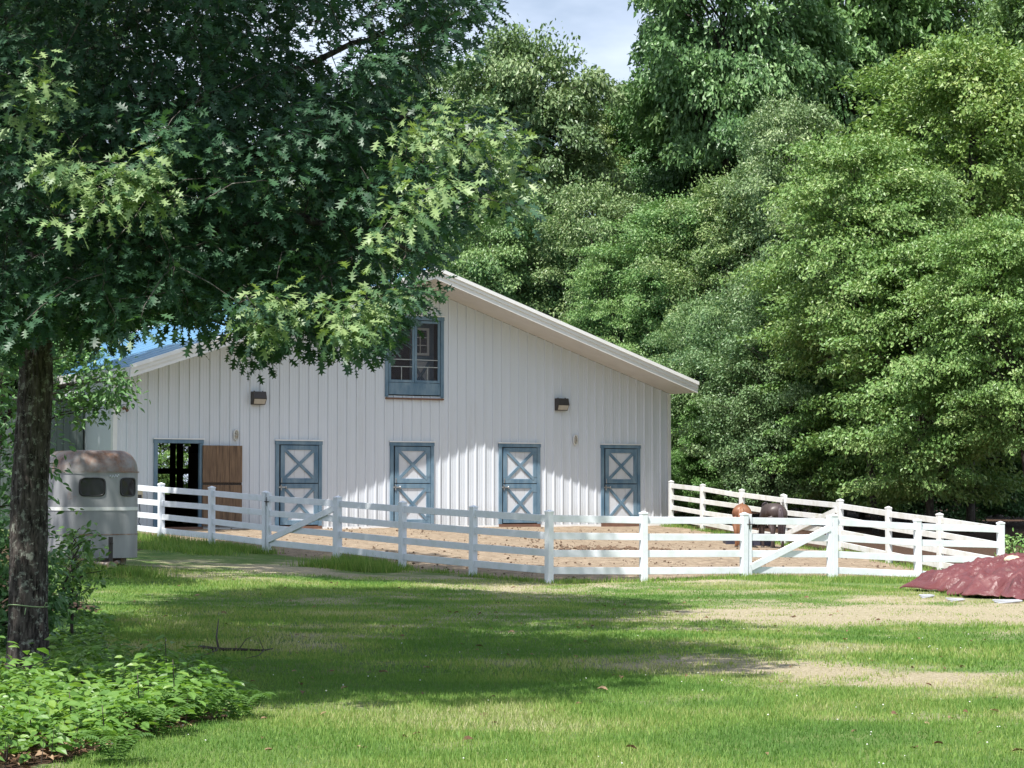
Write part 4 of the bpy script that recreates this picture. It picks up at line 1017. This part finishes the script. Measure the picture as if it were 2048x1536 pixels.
def forked(base, P0, r0, seed, nlimb=60, lean=(0, 0)):
    g = random.Random(seed); mb = MB(); base = Vector(base); zc = float(np.mean(P0[:, 2])); cxy = Vector((float(np.mean(P0[:, 0])), float(np.mean(P0[:, 1])), 0))
    topp = Vector((cxy.x, cxy.y, float(np.max(P0[:, 2]))-.3)); tp = [base.lerp(topp, k/8)+Vector((g.uniform(-.1, .1), g.uniform(-.1, .1), 0))*(k > 0) for k in range(9)]
    mb.tube([tp[0]-Vector((0, 0, .2))]+tp[1:], [r0*(1-.9*k/8)+.006 for k in range(9)], 8)
    ids = list(range(len(P0))); g.shuffle(ids)
    for i in ids[:nlimb]:
        c_ = Vector(P0[i]); t = max(.1, min(.95, (c_.z-base.z-.35*(c_.xy-base.xy).length)/(topp.z-base.z))); b2 = base.lerp(topp, t)
        r1 = r0*.4*(1-t)+.008; mb.tube([b2, b2.lerp(c_, .5)+Vector((0, 0, .1*(c_-b2).length)), c_], [r1, r1*.6, .005], 5, False)
    return mb
def big_tree(name, base, cs, n, lsz, mat, seed, lab, r0, tint=(1, 1, 1), tv=MV, tt=MT, group=None, clus=12, cr=.42, nlimb=70, cat='tree'):
    e = empty(name, base); tag(e, lab, cat, group)
    cs2 = [((c_[0][0]-base[0], c_[0][1]-base[1], c_[0][2]-base[2]), c_[1], c_[2]) for c_ in cs]
    me, P0 = leafy('crown', cs2, n, lsz, mat, seed, tv, tt, clus, cr, base); o = place('crown', me, e); o['kind'] = 'stuff'; o.color = (*tint, 1)
    forked((0, 0, 0), P0, r0, seed, nlimb).build('trunk', M['bark2'], e)
    return e
def B3(x, y): return (x, y, G(x, y))
GL = 'maples along the left edge of the lawn'
big_tree('shade_maple', B3(-8.6, 33.5), [((-5.4, 28.4, 15.4), (4.2, 4.6, 2.8), 1)], 32000, .22, M['broad'], 41, 'tall maple behind the near oak whose unseen crown shades the lawn', .17, (.8, 1, .9), group=GL)  # crown raised out of view, kept for its shadow on the lawn
big_tree('shade_maple', B3(-10.6, 45.5), [((-9.0, 43.4, 14.2), (4.2, 3.6, 3.4), 1), ((-10.8, 46.6, 14.0), (2.6, 2.6, 2.2), .5), ((-10.8, 36.8, 14.0), (3.0, 2.8, 2.4), .16)], 17000, .23, M['broad'], 42, 'maple standing over the horse trailer', .16, (.85, 1, .9), group=GL)
big_tree('shade_maple', B3(-10.2, 39.0), [((-5.4, 38.4, 15.6), (3.9, 3.3, 2.6), 1)], 11500, .22, M['broad'], 51, 'unseen maple added to shade the fence and lawn before the paddock gate', .15, (.8, 1, .9), group=GL)  # crown out of view, added for the shade on fence and lawn
big_tree('shade_maple', B3(-7.6, 15.5), [((-2.9, 17.0, 8.2), (2.4, 2.5, 1.4), 1)], 13000, .18, M['broad'], 52, 'unseen maple added beside the viewpoint, its low bough shading the nearest lawn', .14, (.8, 1, .9), group=GL)  # out-of-view crown added to shade the near lawn
big_tree('shade_maple', B3(-15.2, 58), [((-12.8, 56.6, 13.6), (3.2, 3.2, 2.6), 1)], 8000, .22, M['broad'], 43, 'maple shading the low end of the blue roof', .16, (.9, 1.05, .9), group=GL)
big_tree('young_maple', B3(-9.2, 38.5), [((-8.55, 38.3, 4.2), (1.9, 1.5, 1.35), 1), ((-9.4, 38, 6.2), (1.6, 1.4, 1.2), .6), ((-7.2, 38.4, 3.55), (.7, .8, .55), .18)], 6500, .125, M['fresh'], 44, 'young leafy tree hanging over the roof of the horse trailer', .06, (.6, .78, .75), LV, LT, clus=8, cr=.3, cat='young tree')
big_tree('young_maple', B3(-7.6, 29.0), [((-7.2, 29, 2.6), (1.35, 1.0, 1.5), 1), ((-7.4, 29, 4.6), (1.3, 1.0, 1.3), .8)], 6500, .11, M['broad'], 45, 'young leafy tree at the left edge behind the oak trunk', .05, (.7, .95, .85), LV, LT, clus=8, cr=.26, cat='young tree')
big_tree('roadside_shrub', B3(-6.3, 26.2), [((-6.15, 26.2, .9), (.95, .7, .8), 1), ((-5.65, 26.4, .5), (.35, .5, .4), .3)], 3600, .10, M['broad'], 46, 'dark leafy shrub at the left edge beside the oak trunk', .03, (.65, .9, .8), LV, LT, clus=8, cr=.2, nlimb=30, cat='shrub')
big_tree('sapling', B3(-5.6, 28.5), [((-5.65, 28.5, .65), (.34, .35, .5), 1), ((-5.5, 28.3, 1.3), (.2, .2, .35), .3)], 380, .105, M['fresh'], 47, 'thin sapling with drooping leaves just right of the oak trunk', .018, (.65, .8, .7), LV, LT, clus=6, cr=.2, nlimb=26, cat='sapling')
big_tree('sapling', B3(-6.2, 31.5), [((-6.2, 31.5, .8), (.45, .4, .5), 1)], 300, .10, M['fresh'], 48, 'small sapling in front of the lower nose of the trailer', .014, (.75, .85, .7), LV, LT, clus=6, cr=.2, nlimb=22, cat='sapling')
big_tree('roadside_shrub', B3(11.35, 50.6), [((11.4, 50.6, .42), (.38, .35, .5), 1)], 420, .10, M['fresh'], 49, 'small leafy shrub growing beside the far right fence corner', .012, (.9, 1, .8), LV, LT, clus=6, cr=.14, nlimb=14, cat='shrub')

# ------------------------------------------------------------------ near oak
OB = (-4.93, 23.1); ob = Vector((OB[0], OB[1], G(*OB)))
oak = empty('oak_tree', ob); tag(oak, 'big near oak with lobed dark leaves and lichened trunk filling the upper left', 'tree')
oz = lambda p: (p[0]-ob.x, p[1]-ob.y, p[2]-ob.z)
# trunk with bark ridges
nr_, na = 330, 96
trk = [at(56, 1355, 23.1), at(56, 1250, 23.1), at(58, 1000, 23.1), at(72, 760, 23.1), at(70, 500, 23.2), at(40, 250, 23.2), at(10, 0, 23.3)]
trk = [Vector(p) for p in trk]; trk += [trk[-1]+Vector((-.1, .1, 2.0)), trk[-1]+Vector((-.1, .3, 4.5)), trk[-1]+Vector((.1, .4, 7.5))]
trad = [.215, .19, .18, .165, .155, .155, .15, .12, .08, .03]
tpos = np.array([list(p) for p in trk]); tt_ = np.linspace(0, len(trk)-1, nr_); 
def interp(tt, arr): return np.stack([np.interp(tt, np.arange(len(arr)), arr[:, j]) for j in range(arr.shape[1])], 1)
cen = interp(tt_, tpos); rd = np.interp(tt_, np.arange(len(trad)), trad)
ang = np.linspace(0, 2*math.pi, na, endpoint=False); aa, ii = np.meshgrid(ang, np.arange(nr_)); zz = cen[ii, 2]
rd2 = rd[ii]*(1+.10*np.exp(-(zz-zz.min())*4)*(1+.5*np.sin(5*aa)))
wob = lerp_noise(zz*1.0, aa*0, 51, .4)*.5
ridge = np.abs(((aa*30/(2*math.pi)+1.8*lerp_noise(zz, np.sin(aa)*3+7, 52, .25)+.8*lerp_noise(zz, np.cos(aa)*5+7, 53, .1)) % 1)-.5)*2
crack = lerp_noise(zz*1.0, aa*6+3, 54, .07)
rd2 = rd2*(1+.0)+ridge*.016*(.6+.6*crack)-.010*(crack < .25)
VX = cen[ii, 0]+rd2*np.cos(aa)-ob.x; VY = cen[ii, 1]+rd2*np.sin(aa)-ob.y
idx = np.arange(nr_*na).reshape(nr_, na); Q = np.stack([idx[:-1, :], np.roll(idx, -1, 1)[:-1, :], np.roll(idx, -1, 1)[1:, :], idx[1:, :]], -1).reshape(-1, 4)
V_ = np.stack([VX, VY, zz-ob.z], -1).reshape(-1, 3)
place('trunk', npmesh('trunk', V_, Q, M['bark'], None, True), oak)
# leaf bunches: outline of the crown against barn and sky, given real depth
OUT = [(-150, -60), (962, -60), (966, 10), (935, 60), (950, 95), (900, 105), (860, 140), (800, 160), (810, 200), (880, 225), (965, 222), (1030, 262), (1062, 300), (1010, 320), (1050, 385), (1040, 420), (985, 420), (930, 430), (905, 465), (850, 480), (885, 520), (868, 545), (835, 530), (740, 535), (770, 595), (835, 590), (845, 612), (790, 645), (770, 690), (700, 712), (640, 690), (560, 690), (515, 735), (480, 715), (462, 650), (440, 600), (415, 612), (400, 665), (365, 665), (372, 628), (300, 620), (235, 640), (240, 670), (190, 680), (130, 660), (60, 690), (-150, 720)]
g = np.random.default_rng(77)
PX, PY, PD = [], [], []
# a bough's depth rises smoothly from trunk to tip, with scatter
def clus_in(n, box, dlo, dhi, poly=OUT):
    x = g.uniform(box[0], box[2], n); y = g.uniform(box[1], box[3], n); k = in_poly(x, y, poly) & in_poly(x, y+10, poly); x, y = x[k], y[k]
    return x, y, g.uniform(dlo, dhi, len(x))
parts_ = [clus_in(2700, (-150, -60, 1070, 740), 19.0, 25.5), clus_in(500, (-150, 200, 900, 740), 18.0, 21.5), clus_in(420, (0, 60, 950, 620), 25, 28)]
x = np.concatenate([p[0] for p in parts_]); y = np.concatenate([p[1] for p in parts_]); dd = np.concatenate([p[2] for p in parts_])
# thinner sky gaps
keep = np.ones(len(x), bool)
for hx, hy, hr, pr in ((590, 60, 45, .75), (655, 95, 45, .75), (720, 50, 50, .5), (620, 125, 40, .5), (500, 75, 25, .6), (510, 320, 22, .8), (500, 400, 20, .6), (350, 60, 22, .6), (780, 60, 50, .4), (900, 60, 40, .3)):
    keep &= ~((np.hypot(x-hx, y-hy) < hr) & (g.random(len(x)) < pr))
x, y, dd = x[keep], y[keep], dd[keep]
CC = np.array([list(at(a, b2, c_)) for a, b2, c_ in zip(x, y, dd)])
CC += g.standard_normal(CC.shape)*.05
# the crown above the frame (gives the shade on the lawn)
def ell(n, c_, r_): a = unit(g.standard_normal((n, 3)))*(g.random((n, 1))**.40); return np.array(c_)+a*np.array(r_)
UP = np.concatenate([ell(1150, (-4.6, 20.6, 10.2), (4.9, 4.6, 3.6)), ell(420, (-1.9, 21.0, 9.3), (2.6, 3.6, 2.2)), ell(260, (-6.5, 24.0, 9.5), (3.5, 3.0, 3.0)), ell(300, (-6.2, 26.0, 11.5), (2.8, 2.6, 1.8)), ell(160, (-2.2, 25.5, 11.5), (2.6, 2.2, 1.8))])
gs = UP[:, :2]+UP[:, 2:]*np.array([[.2556, .502]]); UP = UP[~((gs[:, 1] < 17.6) | ((gs[:, 0] < -3.1) & (gs[:, 1] < 21.5)) | (np.hypot((gs[:, 0]-1.4)/1.8, (gs[:, 1]-29.3)) < 1.2))]
UP = UP[UP[:, 2] > CAMZ+(YH+40)*UP[:, 1]/F+.2]
UP = UP[sunlit_gap(UP, 1.15)]; CC = CC[sunlit_gap(CC, .60, .30, 1.0)]
SUN_TIP = np.concatenate([np.array(t)+g.standard_normal((9, 3))*np.array([.20, .2, .13]) for t in SG]); tpx = CX+SUN_TIP[:, 0]/SUN_TIP[:, 1]*F; tpy = YH-(SUN_TIP[:, 2]-CAMZ)/SUN_TIP[:, 1]*F; SUN_TIP = SUN_TIP[in_poly(tpx, tpy+22, OUT)]; CC = np.concatenate([CC, SUN_TIP])
CA = np.concatenate([CC, UP]); isup = np.arange(len(CA)) >= len(CC)
per = np.where(isup, 9, 20); B = np.repeat(CA, per, 0); bu = np.repeat(isup, per); k = len(B)
tipd = unit(CA-np.array([ob.x, ob.y, 5.0])); tipd[:, 2] = tipd[:, 2]*.3-.15; tipd = np.repeat(unit(tipd), per, 0)
off = unit(g.standard_normal((k, 3))*np.array([1, 1, .7])+tipd*.5)
dist = np.where(bu, .42, .24)*(.15+.85*g.random(k)); P = B+off*dist[:, None]
dr = unit(off+.5*tipd+g.standard_normal((k, 3))*.3+np.array([0, 0, -.45]))
nr = unit(np.stack([g.standard_normal(k)*.55, g.standard_normal(k)*.55-.35, np.ones(k)*.9], 1)); nr = unit(nr-dr*np.sum(nr*dr, 1, keepdims=True))
sun_tipc = (np.arange(len(CA)) >= len(CC)-len(SUN_TIP)) & (np.arange(len(CA)) < len(CC))
sc = np.where(bu, .24, .125)*(.7+.55*g.random(k)); rv = np.clip(g.random(k)**1.2*.62+np.repeat(g.random(len(CA))**3, per)*.16, 0, .78); tl = np.repeat(sun_tipc, per); rv = np.where(tl, .72+.28*g.random(k), rv)  # fresh tips at the sun patches, sunlight also put into their paler colour
# the 300 leaves that show largest are objects of their own
pxl = CX+P[:, 0]/P[:, 1]*F; pyl = YH-(P[:, 2]-CAMZ)/P[:, 1]*F
score = sc/P[:, 1]*(~bu)*((pxl > 20) & (pxl < 1080) & (pyl > 20) & (pyl < 760)) * (P[:, 1] < 20.9)*(1+.12*np.repeat(sun_tipc, per))
big = np.argsort(-score)[:300]; rest = np.ones(k, bool); rest[big] = False
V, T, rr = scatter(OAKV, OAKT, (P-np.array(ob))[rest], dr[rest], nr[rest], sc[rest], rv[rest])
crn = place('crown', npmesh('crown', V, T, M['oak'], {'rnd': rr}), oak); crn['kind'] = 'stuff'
lms = []
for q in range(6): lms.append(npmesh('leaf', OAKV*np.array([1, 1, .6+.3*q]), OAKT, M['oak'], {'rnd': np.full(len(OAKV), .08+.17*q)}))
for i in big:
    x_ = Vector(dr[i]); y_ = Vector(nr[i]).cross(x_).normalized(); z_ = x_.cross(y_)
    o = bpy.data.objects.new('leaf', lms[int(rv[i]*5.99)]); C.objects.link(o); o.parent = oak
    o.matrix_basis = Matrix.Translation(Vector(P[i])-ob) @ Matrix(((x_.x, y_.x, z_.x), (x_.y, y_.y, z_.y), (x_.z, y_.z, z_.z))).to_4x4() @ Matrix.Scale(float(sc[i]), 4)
# limbs: boughs from the trunk, then twigs to every bunch
boughs = [((70, 500, 23.2), (230, 420, 22.5), (420, 350, 21.6), (640, 260, 21.0), (840, 230, 20.8), (1000, 290, 20.6)),
          ((60, 420, 23.2), (200, 250, 23.0), (340, 215, 22.6), (520, 170, 22.4), (700, 90, 22.4), (900, 20, 22.6)),
          ((72, 600, 23.1), (190, 560, 22.4), (340, 560, 21.5), (520, 590, 21.0), (700, 610, 20.8), (820, 620, 20.8)),
          ((68, 560, 23.1), (240, 500, 22), (420, 460, 20.9), (600, 440, 20.2), (760, 470, 19.8), (860, 510, 19.7)),
          ((68, 520, 23.1), (120, 450, 21.5), (180, 400, 20.0), (260, 380, 19.0), (330, 400, 18.5)),
          ((66, 480, 23.2), (-20, 420, 22.2), (-100, 380, 21.2)),
          ((60, 560, 23.2), (200, 600, 24.2), (330, 620, 25.0), (450, 650, 25.4)),
          ((50, 300, 23.2), (160, 120, 23.8), (300, 20, 24.6), (500, -60, 25.4)),
          ((70, 640, 23.1), (30, 600, 22.0), (20, 620, 21.0))]
mb = MB(); nodes_ = []
for bgh in boughs:
    pts = [Vector(at(*p)) for p in bgh]; sm = []
    for i in range(len(pts)-1):
        for s in range(5): sm.append(pts[i].lerp(pts[i+1], s/5)+Vector((random.uniform(-.04, .04),)*3))
    sm.append(pts[-1]); n = len(sm); rr_ = [.075*(1-i/n)**.9+.008 for i in range(n)]
    mbb = MB(); mbb.tube([s-ob for s in sm], rr_, 7); mbb.build('bough', M['bark'], oak); nodes_ += sm
for k_ in range(7):
    a = 2*math.pi*k_/7; s0 = Vector(trk[6]).lerp(Vector(trk[8]), .1+.1*k_); e0 = Vector((-4.2+3.9*math.cos(a), 20.9+3.6*math.sin(a), 10.5+random.uniform(-1.5, 1.5)))
    sm = [s0.lerp(e0, i/10)+Vector((0, 0, .35*math.sin(math.pi*i/10))) for i in range(11)]
    mbb = MB(); mbb.tube([s-ob for s in sm], [.085*(1-i/11)+.01 for i in range(11)], 6); mbb.build('bough', M['bark'], oak); nodes_ += sm
NP = np.array([list(q) for q in nodes_]); tw = MB()
dmin = np.array([np.min(np.linalg.norm(NP-c_, axis=1)) for c_ in CA]); node = list(NP); nd = list(np.zeros(len(NP))); arr = np.array(node); dist_ = np.zeros(len(NP))
gg = np.random.default_rng(5)
for i in np.argsort(dmin):
    c_ = CA[i]; dd_ = np.linalg.norm(arr-c_, axis=1); j = int(np.argmin(dd_+.30*dist_)); b2 = arr[j]; ln = float(dd_[j])
    m1 = b2*.5+c_*.5+gg.standard_normal(3)*.10*ln+np.array([0, 0, .06*ln])
    r0 = .0035+.0045*min(2.0, ln)*math.exp(-.4*dist_[j])
    tw.tube([Vector(b2)-ob, Vector(m1)-ob, Vector(c_)-ob], [r0*1.3, r0, .0025], 4, False)
    arr = np.vstack([arr, m1[None], c_[None]]); dist_ = np.append(dist_, [dist_[j]+ln*.5, dist_[j]+ln])
o = tw.build('twigs', M['bark'], oak); o['kind'] = 'stuff'
# twine round the trunk
tc_ = at(56, 1213, 23.1); mb = MB()
mb.tube([(tc_.x+.207*math.cos(a), tc_.y+.207*math.sin(a), tc_.z+.012*math.sin(a*2)-.02*math.sin(a)) for a in np.linspace(0, 2*math.pi, 33)], .006, 6, False)
mb.tube([(tc_.x+.20, tc_.y-.14, tc_.z), (tc_.x+.22, tc_.y-.16, tc_.z+.05), (tc_.x+.235, tc_.y-.16, tc_.z+.04)], .006, 6); mb.tube([(tc_.x+.03, tc_.y-.24, tc_.z), (tc_.x+.02, tc_.y-.245, tc_.z-.07)], .005, 6)
o = mb.build('twine', M['rope']); tag(o, 'loop of pale green twine tied round the trunk of the near oak', 'twine')

# ------------------------------------------------------------------ undergrowth below the oak
g = np.random.default_rng(91)
bx = g.uniform(-6.6, -1.9, 5600); by = g.uniform(14.2, 33, 5600)
inn = in_poly(bx, by, BED) & (g.random(len(bx)) < np.clip((by-14.0)/2.2, .25, 1))
bx, by = bx[inn], by[inn]; ed = np.minimum(1, np.clip(-1.9-bx, .1, 1.2))
hh = .8*(.10+.42*g.random(len(bx))**1.2)*(.5+.5*ed)*(.35+1.3*lerp_noise(bx, by, 93, .55))*np.where(bx < -4.55, np.clip((22.8-by)/6, .12, 1), np.clip((26-by)/5, .55, 1)); per = 9
Bx = np.repeat(bx, per); By = np.repeat(by, per); k = len(Bx); a = g.random(k)*6.283; rr_ = .16*np.sqrt(g.random(k))
X = Bx+rr_*np.cos(a); Y = By+rr_*np.sin(a); Z = gz(X, Y)+np.repeat(hh, per)*(.55+.45*g.random(k))
dr = unit(np.stack([np.cos(a), np.sin(a), g.random(k)*.5-.35], 1)); nr = unit(np.stack([g.standard_normal(k)*.35, g.standard_normal(k)*.35-.15, np.ones(k)], 1)); nr = unit(nr-dr*np.sum(nr*dr, 1, keepdims=True))
V, T, r1 = scatter(LV, LT, np.stack([X, Y, Z], 1), dr, nr, .095*(.5+.5*g.random(k)+.8*np.repeat(g.random(len(bx))**2, per)), np.clip(np.repeat(g.random(len(bx)), per)*.6+.4*g.random(k), 0, 1))
o = place('undergrowth', npmesh('undergrowth', V, T, M['sprout'], {'rnd': r1})); tag(o, kind='stuff')
mb = MB()
for i in range(0, len(bx), 2): z0 = G(bx[i], by[i]); mb.tube([(bx[i], by[i], z0), (bx[i]+.02, by[i], z0+hh[i]*.7)], [.004, .002], 3, False)
o = mb.build('undergrowth_stems', M['twig']); tag(o, kind='stuff')
# broad-leaved plants that stand out, each a thing with leaves as parts
lfm = [npmesh('leaf', LV*np.array([1, 1.1, 1]), LT, M['sprout'], {'rnd': np.full(len(LV), v)}) for v in (.35, .6, .85)]
def plant(px, D, h, nl, ls, lab):
    b2 = ground_at(px, D); e = empty('leafy_plant', b2); tag(e, lab, 'plant', 'broad-leaved plants under the oak')
    mb = MB(); mb.tube([(0, 0, 0), (.03, 0, h*.5), (.02, -.03, h)], [.008, .006, .003], 5); mb.build('stem', M['twig'], e)
    for i in range(nl):
        a = i*2.4+random.random()*.5; t = .45+.55*i/nl; o = place('leaf', random.choice(lfm), e, (.02+.02*math.cos(a), .02*math.sin(a), h*t))
        o.rotation_euler = (random.uniform(-.2, .2), random.uniform(-.1, .5), a); o.scale = (ls*random.uniform(.8, 1.25),)*3
plant(275, 17.6, .45, 9, .15, 'leafy plant with a whorl of pale leaves in the middle of the undergrowth')
plant(345, 18.4, .50, 8, .13, 'leafy plant with light tips near the right side of the undergrowth')
plant(140, 17.0, .36, 10, .14, 'bright leafy plant in front of the oak trunk')
plant(60, 16.2, .34, 10, .14, 'bright leafy plant at the lower left corner')
plant(205, 16.2, .34, 9, .13, 'bright leafy plant above the leaf litter at the lower left')
plant(330, 20.3, .55, 8, .12, 'shaded leafy plant at the top of the undergrowth')
# ferns
def fern(px, D, sc, lab):
    b2 = ground_at(px, D); e = empty('fern', b2); tag(e, lab, 'fern', 'ferns at the edge of the undergrowth')
    for f_ in range(7):
        a = f_*.9+random.random()*.4; P_, D_, N_, S_ = [], [], [], []; d = np.array([math.cos(a), math.sin(a), 0]); s = np.array([-d[1], d[0], 0])
        for j in range(16):
            t = (j+1)/16; p = d*t*.5*sc+np.array([0, 0, .34*sc*math.sin(t*2.3)]); wl_ = .16*sc*math.sin(math.pi*min(1, .15+t*.85))**.8+.01
            for sg in (-1, 1): P_.append(p); D_.append(s*sg+d*.35+np.array([0, 0, -.1])); N_.append([0, 0, 1]); S_.append(wl_)
        V, T, r1 = scatter(QV*np.array([1, .55, 1]), QT, np.array(P_), unit(np.array(D_)), np.array(N_, float), np.array(S_), np.full(len(P_), .2+.1*f_))
        place('frond', npmesh('frond', V, T, M['fern'], {'rnd': r1}), e)
fern(485, 18.6, .62, 'small fern at the right tip of the undergrowth by the lawn')
fern(395, 18.2, .75, 'larger shaded fern at the lower right of the undergrowth')
fern(235, 15.6, .6, 'sunlit fern above the leaf litter at the lower left')
fern(320, 17.2, .7, 'fern in the middle of the front edge of the undergrowth')

# dead leaves
g = np.random.default_rng(95)
lx = g.uniform(-6, -1.8, 9000); ly = g.uniform(13, 24, 9000); kk = in_poly(lx, ly, BED) & (g.random(9000) < np.where(ly < 17.5, 1, .35)); lx, ly = lx[kk], ly[kk]
lx2 = g.uniform(-6, 6, 260); ly2 = g.uniform(16, 42, 260); lx = np.concatenate([lx, lx2]); ly = np.concatenate([ly, ly2]); k = len(lx)
a = g.random(k)*6.28; dr = np.stack([np.cos(a), np.sin(a), g.standard_normal(k)*.2], 1); nr = unit(np.stack([g.standard_normal(k)*.4, g.standard_normal(k)*.4, np.ones(k)], 1))
V, T, r1 = scatter(LV*np.array([1, 1, 2.2]), LT, np.stack([lx, ly, gz(lx, ly)+.025], 1), unit(dr), nr, .07*(.5+g.random(k)), g.random(k))
o = place('leaf_litter', npmesh('leaf_litter', V, T, M['litter'], {'rnd': r1})); tag(o, kind='stuff')

# ------------------------------------------------------------------ grass
g = np.random.default_rng(101)
BV = V3([(0, .5, 0), (0, -.5, 0), (1, 0, 0)]); BT = T3([(0, 1, 2)])
def blades(name, x, y, h, wd, rv, lean=.45):
    k = len(x); a = g.random(k)*6.283; dr = unit(np.stack([np.cos(a)*lean*g.random(k), np.sin(a)*lean*g.random(k), np.ones(k)], 1))
    b2 = g.random(k)*6.283; sd = np.stack([np.cos(b2), np.sin(b2), np.zeros(k)], 1); sd = unit(sd-dr*np.sum(sd*dr, 1, keepdims=True)); nr = np.cross(dr, sd)
    x_ = dr; base = np.stack([x, y, gz(x, y)-.008+(lerp_noise(x, y, 11, 1.6)-.5)*.05], 1)
    V = np.empty((k, 3, 3)); V[:, 0] = base+sd*wd[:, None]/2; V[:, 1] = base-sd*wd[:, None]/2; V[:, 2] = base+dr*h[:, None]
    T = np.arange(k*3).reshape(k, 3)
    o = place(name, npmesh(name, V.reshape(-1, 3), T, M['blade'], {'rnd': np.repeat(rv, 3)})); tag(o, kind='stuff'); return o
def lawn(n, y0, y1, hgt, wd, pw):
    y = y0+(y1-y0)*g.random(n)**pw; x = (g.random(n)*2-1)*(y*.235+.3)
    dw = dry_w(x, y); k = (g.random(n) > dw*.97) & ~in_poly(x, y, PAD) & ~in_poly(x, y, BED) & ~((x > 7.8) & (y > 38) & (y < 43)); x, y, dw = x[k], y[k], dw[k]
    pt = lerp_noise(x, y, 61, .9); p2 = lerp_noise(x, y, 62, 2.4)
    h = hgt*(.5+.8*g.random(len(x)))*(.7+.5*p2)*(1-.35*dw); rv = np.clip(g.random(len(x))*.55+dw*.55+(pt-.5)*.6+(p2-.5)*.7, 0, 1)
    return x, y, h, np.full(len(x), wd), rv
blades('lawn_grass', *lawn(190000, 13.6, 23, .055, .010, .9), lean=.8)
blades('lawn_grass_far', *lawn(260000, 22, 44.5, .060, .018, .85), lean=.8)
# tufts along the fence feet and the paddock edge
def tuft(cx_, cy_, n, r, h, nm='grass_tuft'):
    x = np.concatenate([np.array([a+g.standard_normal(n)*r]).ravel() for a in cx_]); y = np.concatenate([np.array([a+g.standard_normal(n)*r]).ravel() for a in cy_])
    return x, y
tx_, ty_, th_ = [], [], []
def line_tufts(p, q, cnt, n, r, h, prob=1):
    for i in range(cnt):
        t = g.random(); 
        if g.random() > prob: continue
        c0 = p.lerp(q, t); k = int(n*(.4+g.random())); tx_.append(c0.x+g.standard_normal(k)*r); ty_.append(c0.y-.12+g.standard_normal(k)*r*.8); th_.append(h*(.4+.9*g.random(k))*(.6+.7*g.random()))
for i in range(len(ftl)-1):
    if i == 3: continue
    line_tufts(ftl[i], ftl[i+1], 26 if i in (2, 4, 5, 6) else 8, 90, .17, .21 if i in (2, 4, 5, 6) else .11)
line_tufts(Vector((-4.2, 47.9, 0)), Vector((-2.4, 46.6, 0)), 24, 150, .25, .22)
line_tufts(Vector((-9.3, 53.5, 0)), Vector((-6.6, 50.5, 0)), 24, 110, .35, .2)
for i in range(len(ftf)-1): line_tufts(ftf[i], ftf[i+1], 16, 90, .18, .10)
line_tufts(Vector((4.5, 45, 0)), Vector((8.5, 46.6, 0)), 40, 90, .35, .12)
for i in range(len(ftb)-1): line_tufts(ftb[i], ftb[i+1], 10, 80, .2, .14)
line_tufts(Vector((-6.8, 40.8, 0)), Vector((-8.7, 41.8, 0)), 20, 120, .25, .22)
line_tufts(Vector((7.6, 40.5, 0)), Vector((10, 36.7, 0)), 14, 60, .16, .10)
x = np.concatenate(tx_); y = np.concatenate(ty_); h = np.concatenate(th_)
blades('long_grass', x, y, h, np.full(len(x), .018), np.clip(g.random(len(x))*.75, 0, 1), lean=.6)
# clover heads
n = 230; y = 15+18*g.random(n)**1.2; x = (g.random(n)*2-1)*y*.22; k = ~in_poly(x, y, BED) & (lerp_noise(x, y, 71, 1.5) > .5); x, y = x[k], y[k]
CV = V3([(1, 0, 0), (-1, 0, 0), (0, 1, 0), (0, -1, 0), (0, 0, 1), (0, 0, -1)]); CT = T3([(0, 2, 4), (2, 1, 4), (1, 3, 4), (3, 0, 4), (2, 0, 5), (1, 2, 5), (3, 1, 5), (0, 3, 5)])
k = len(x); V, T, _ = scatter(CV, CT, np.stack([x, y, gz(x, y)+.07], 1), np.tile([1., 0, 0], (k, 1)), np.tile([0, 0, 1.], (k, 1)), .0075*(.6+.6*g.random(k)), np.zeros(k))
o = place('clover_heads', npmesh('clover_heads', V, T, M['clover'])); tag(o, kind='stuff')
# clods and straw in the paddock
n = 2600; x = g.uniform(-8, 10, n); y = g.uniform(44.5, 66, n); k = in_poly(x, y, PAD); x, y = x[k], y[k]
mx_, my_ = ground_at(1215, 55).x, 55.2; x = np.concatenate([x, mx_+g.standard_normal(500)*.9]); y = np.concatenate([y, my_+g.standard_normal(500)*.5])
k = len(x); s_ = .012+.035*g.random(k)**3; s_[-500:] *= 1.5
V, T, _ = scatter(CV*np.array([1, 1, .6]), CT, np.stack([x, y, gz(x, y)+s_*.3], 1), unit(g.standard_normal((k, 3))*np.array([1, 1, .2])), np.tile([0, 0, 1.], (k, 1)), s_, np.zeros(k))
o = place('clods', npmesh('clods', V, T, M['dung'])); tag(o, kind='stuff')

# fallen branch on the lawn
p0 = at(400, 1306, 25.5); bz_ = lambda px, D: ground_at(px, D)+Vector((0, 0, .03))
mb = MB(); P_ = [bz_(402, 26.3), bz_(440, 26.0), bz_(480, 26.0), bz_(530, 25.9), bz_(548, 26.2)]; mb.tube(P_, [.026, .022, .017, .012, .006], 6)
mb.tube([P_[1], P_[1]+Vector((-.08, .4, .12)), P_[1]+Vector((-.12, .9, .30))], [.016, .011, .005], 5)
mb.tube([P_[1], bz_(415, 25.2), bz_(395, 24.9)], [.009, .006, .003], 5); mb.tube([P_[3], bz_(520, 25.1), bz_(496, 24.7)], [.008, .005, .003], 5)
mb.tube([P_[2], P_[2]+Vector((.05, .3, .1)), P_[2]+Vector((.12, .7, .12))], [.007, .005, .002], 5); mb.tube([P_[3], P_[3]+Vector((-.1, .3, .14))], [.006, .002], 5)
o = mb.build('fallen_branch', M['twig']); tag(o, 'dead forked branch lying on the shaded lawn right of the undergrowth', 'branch')
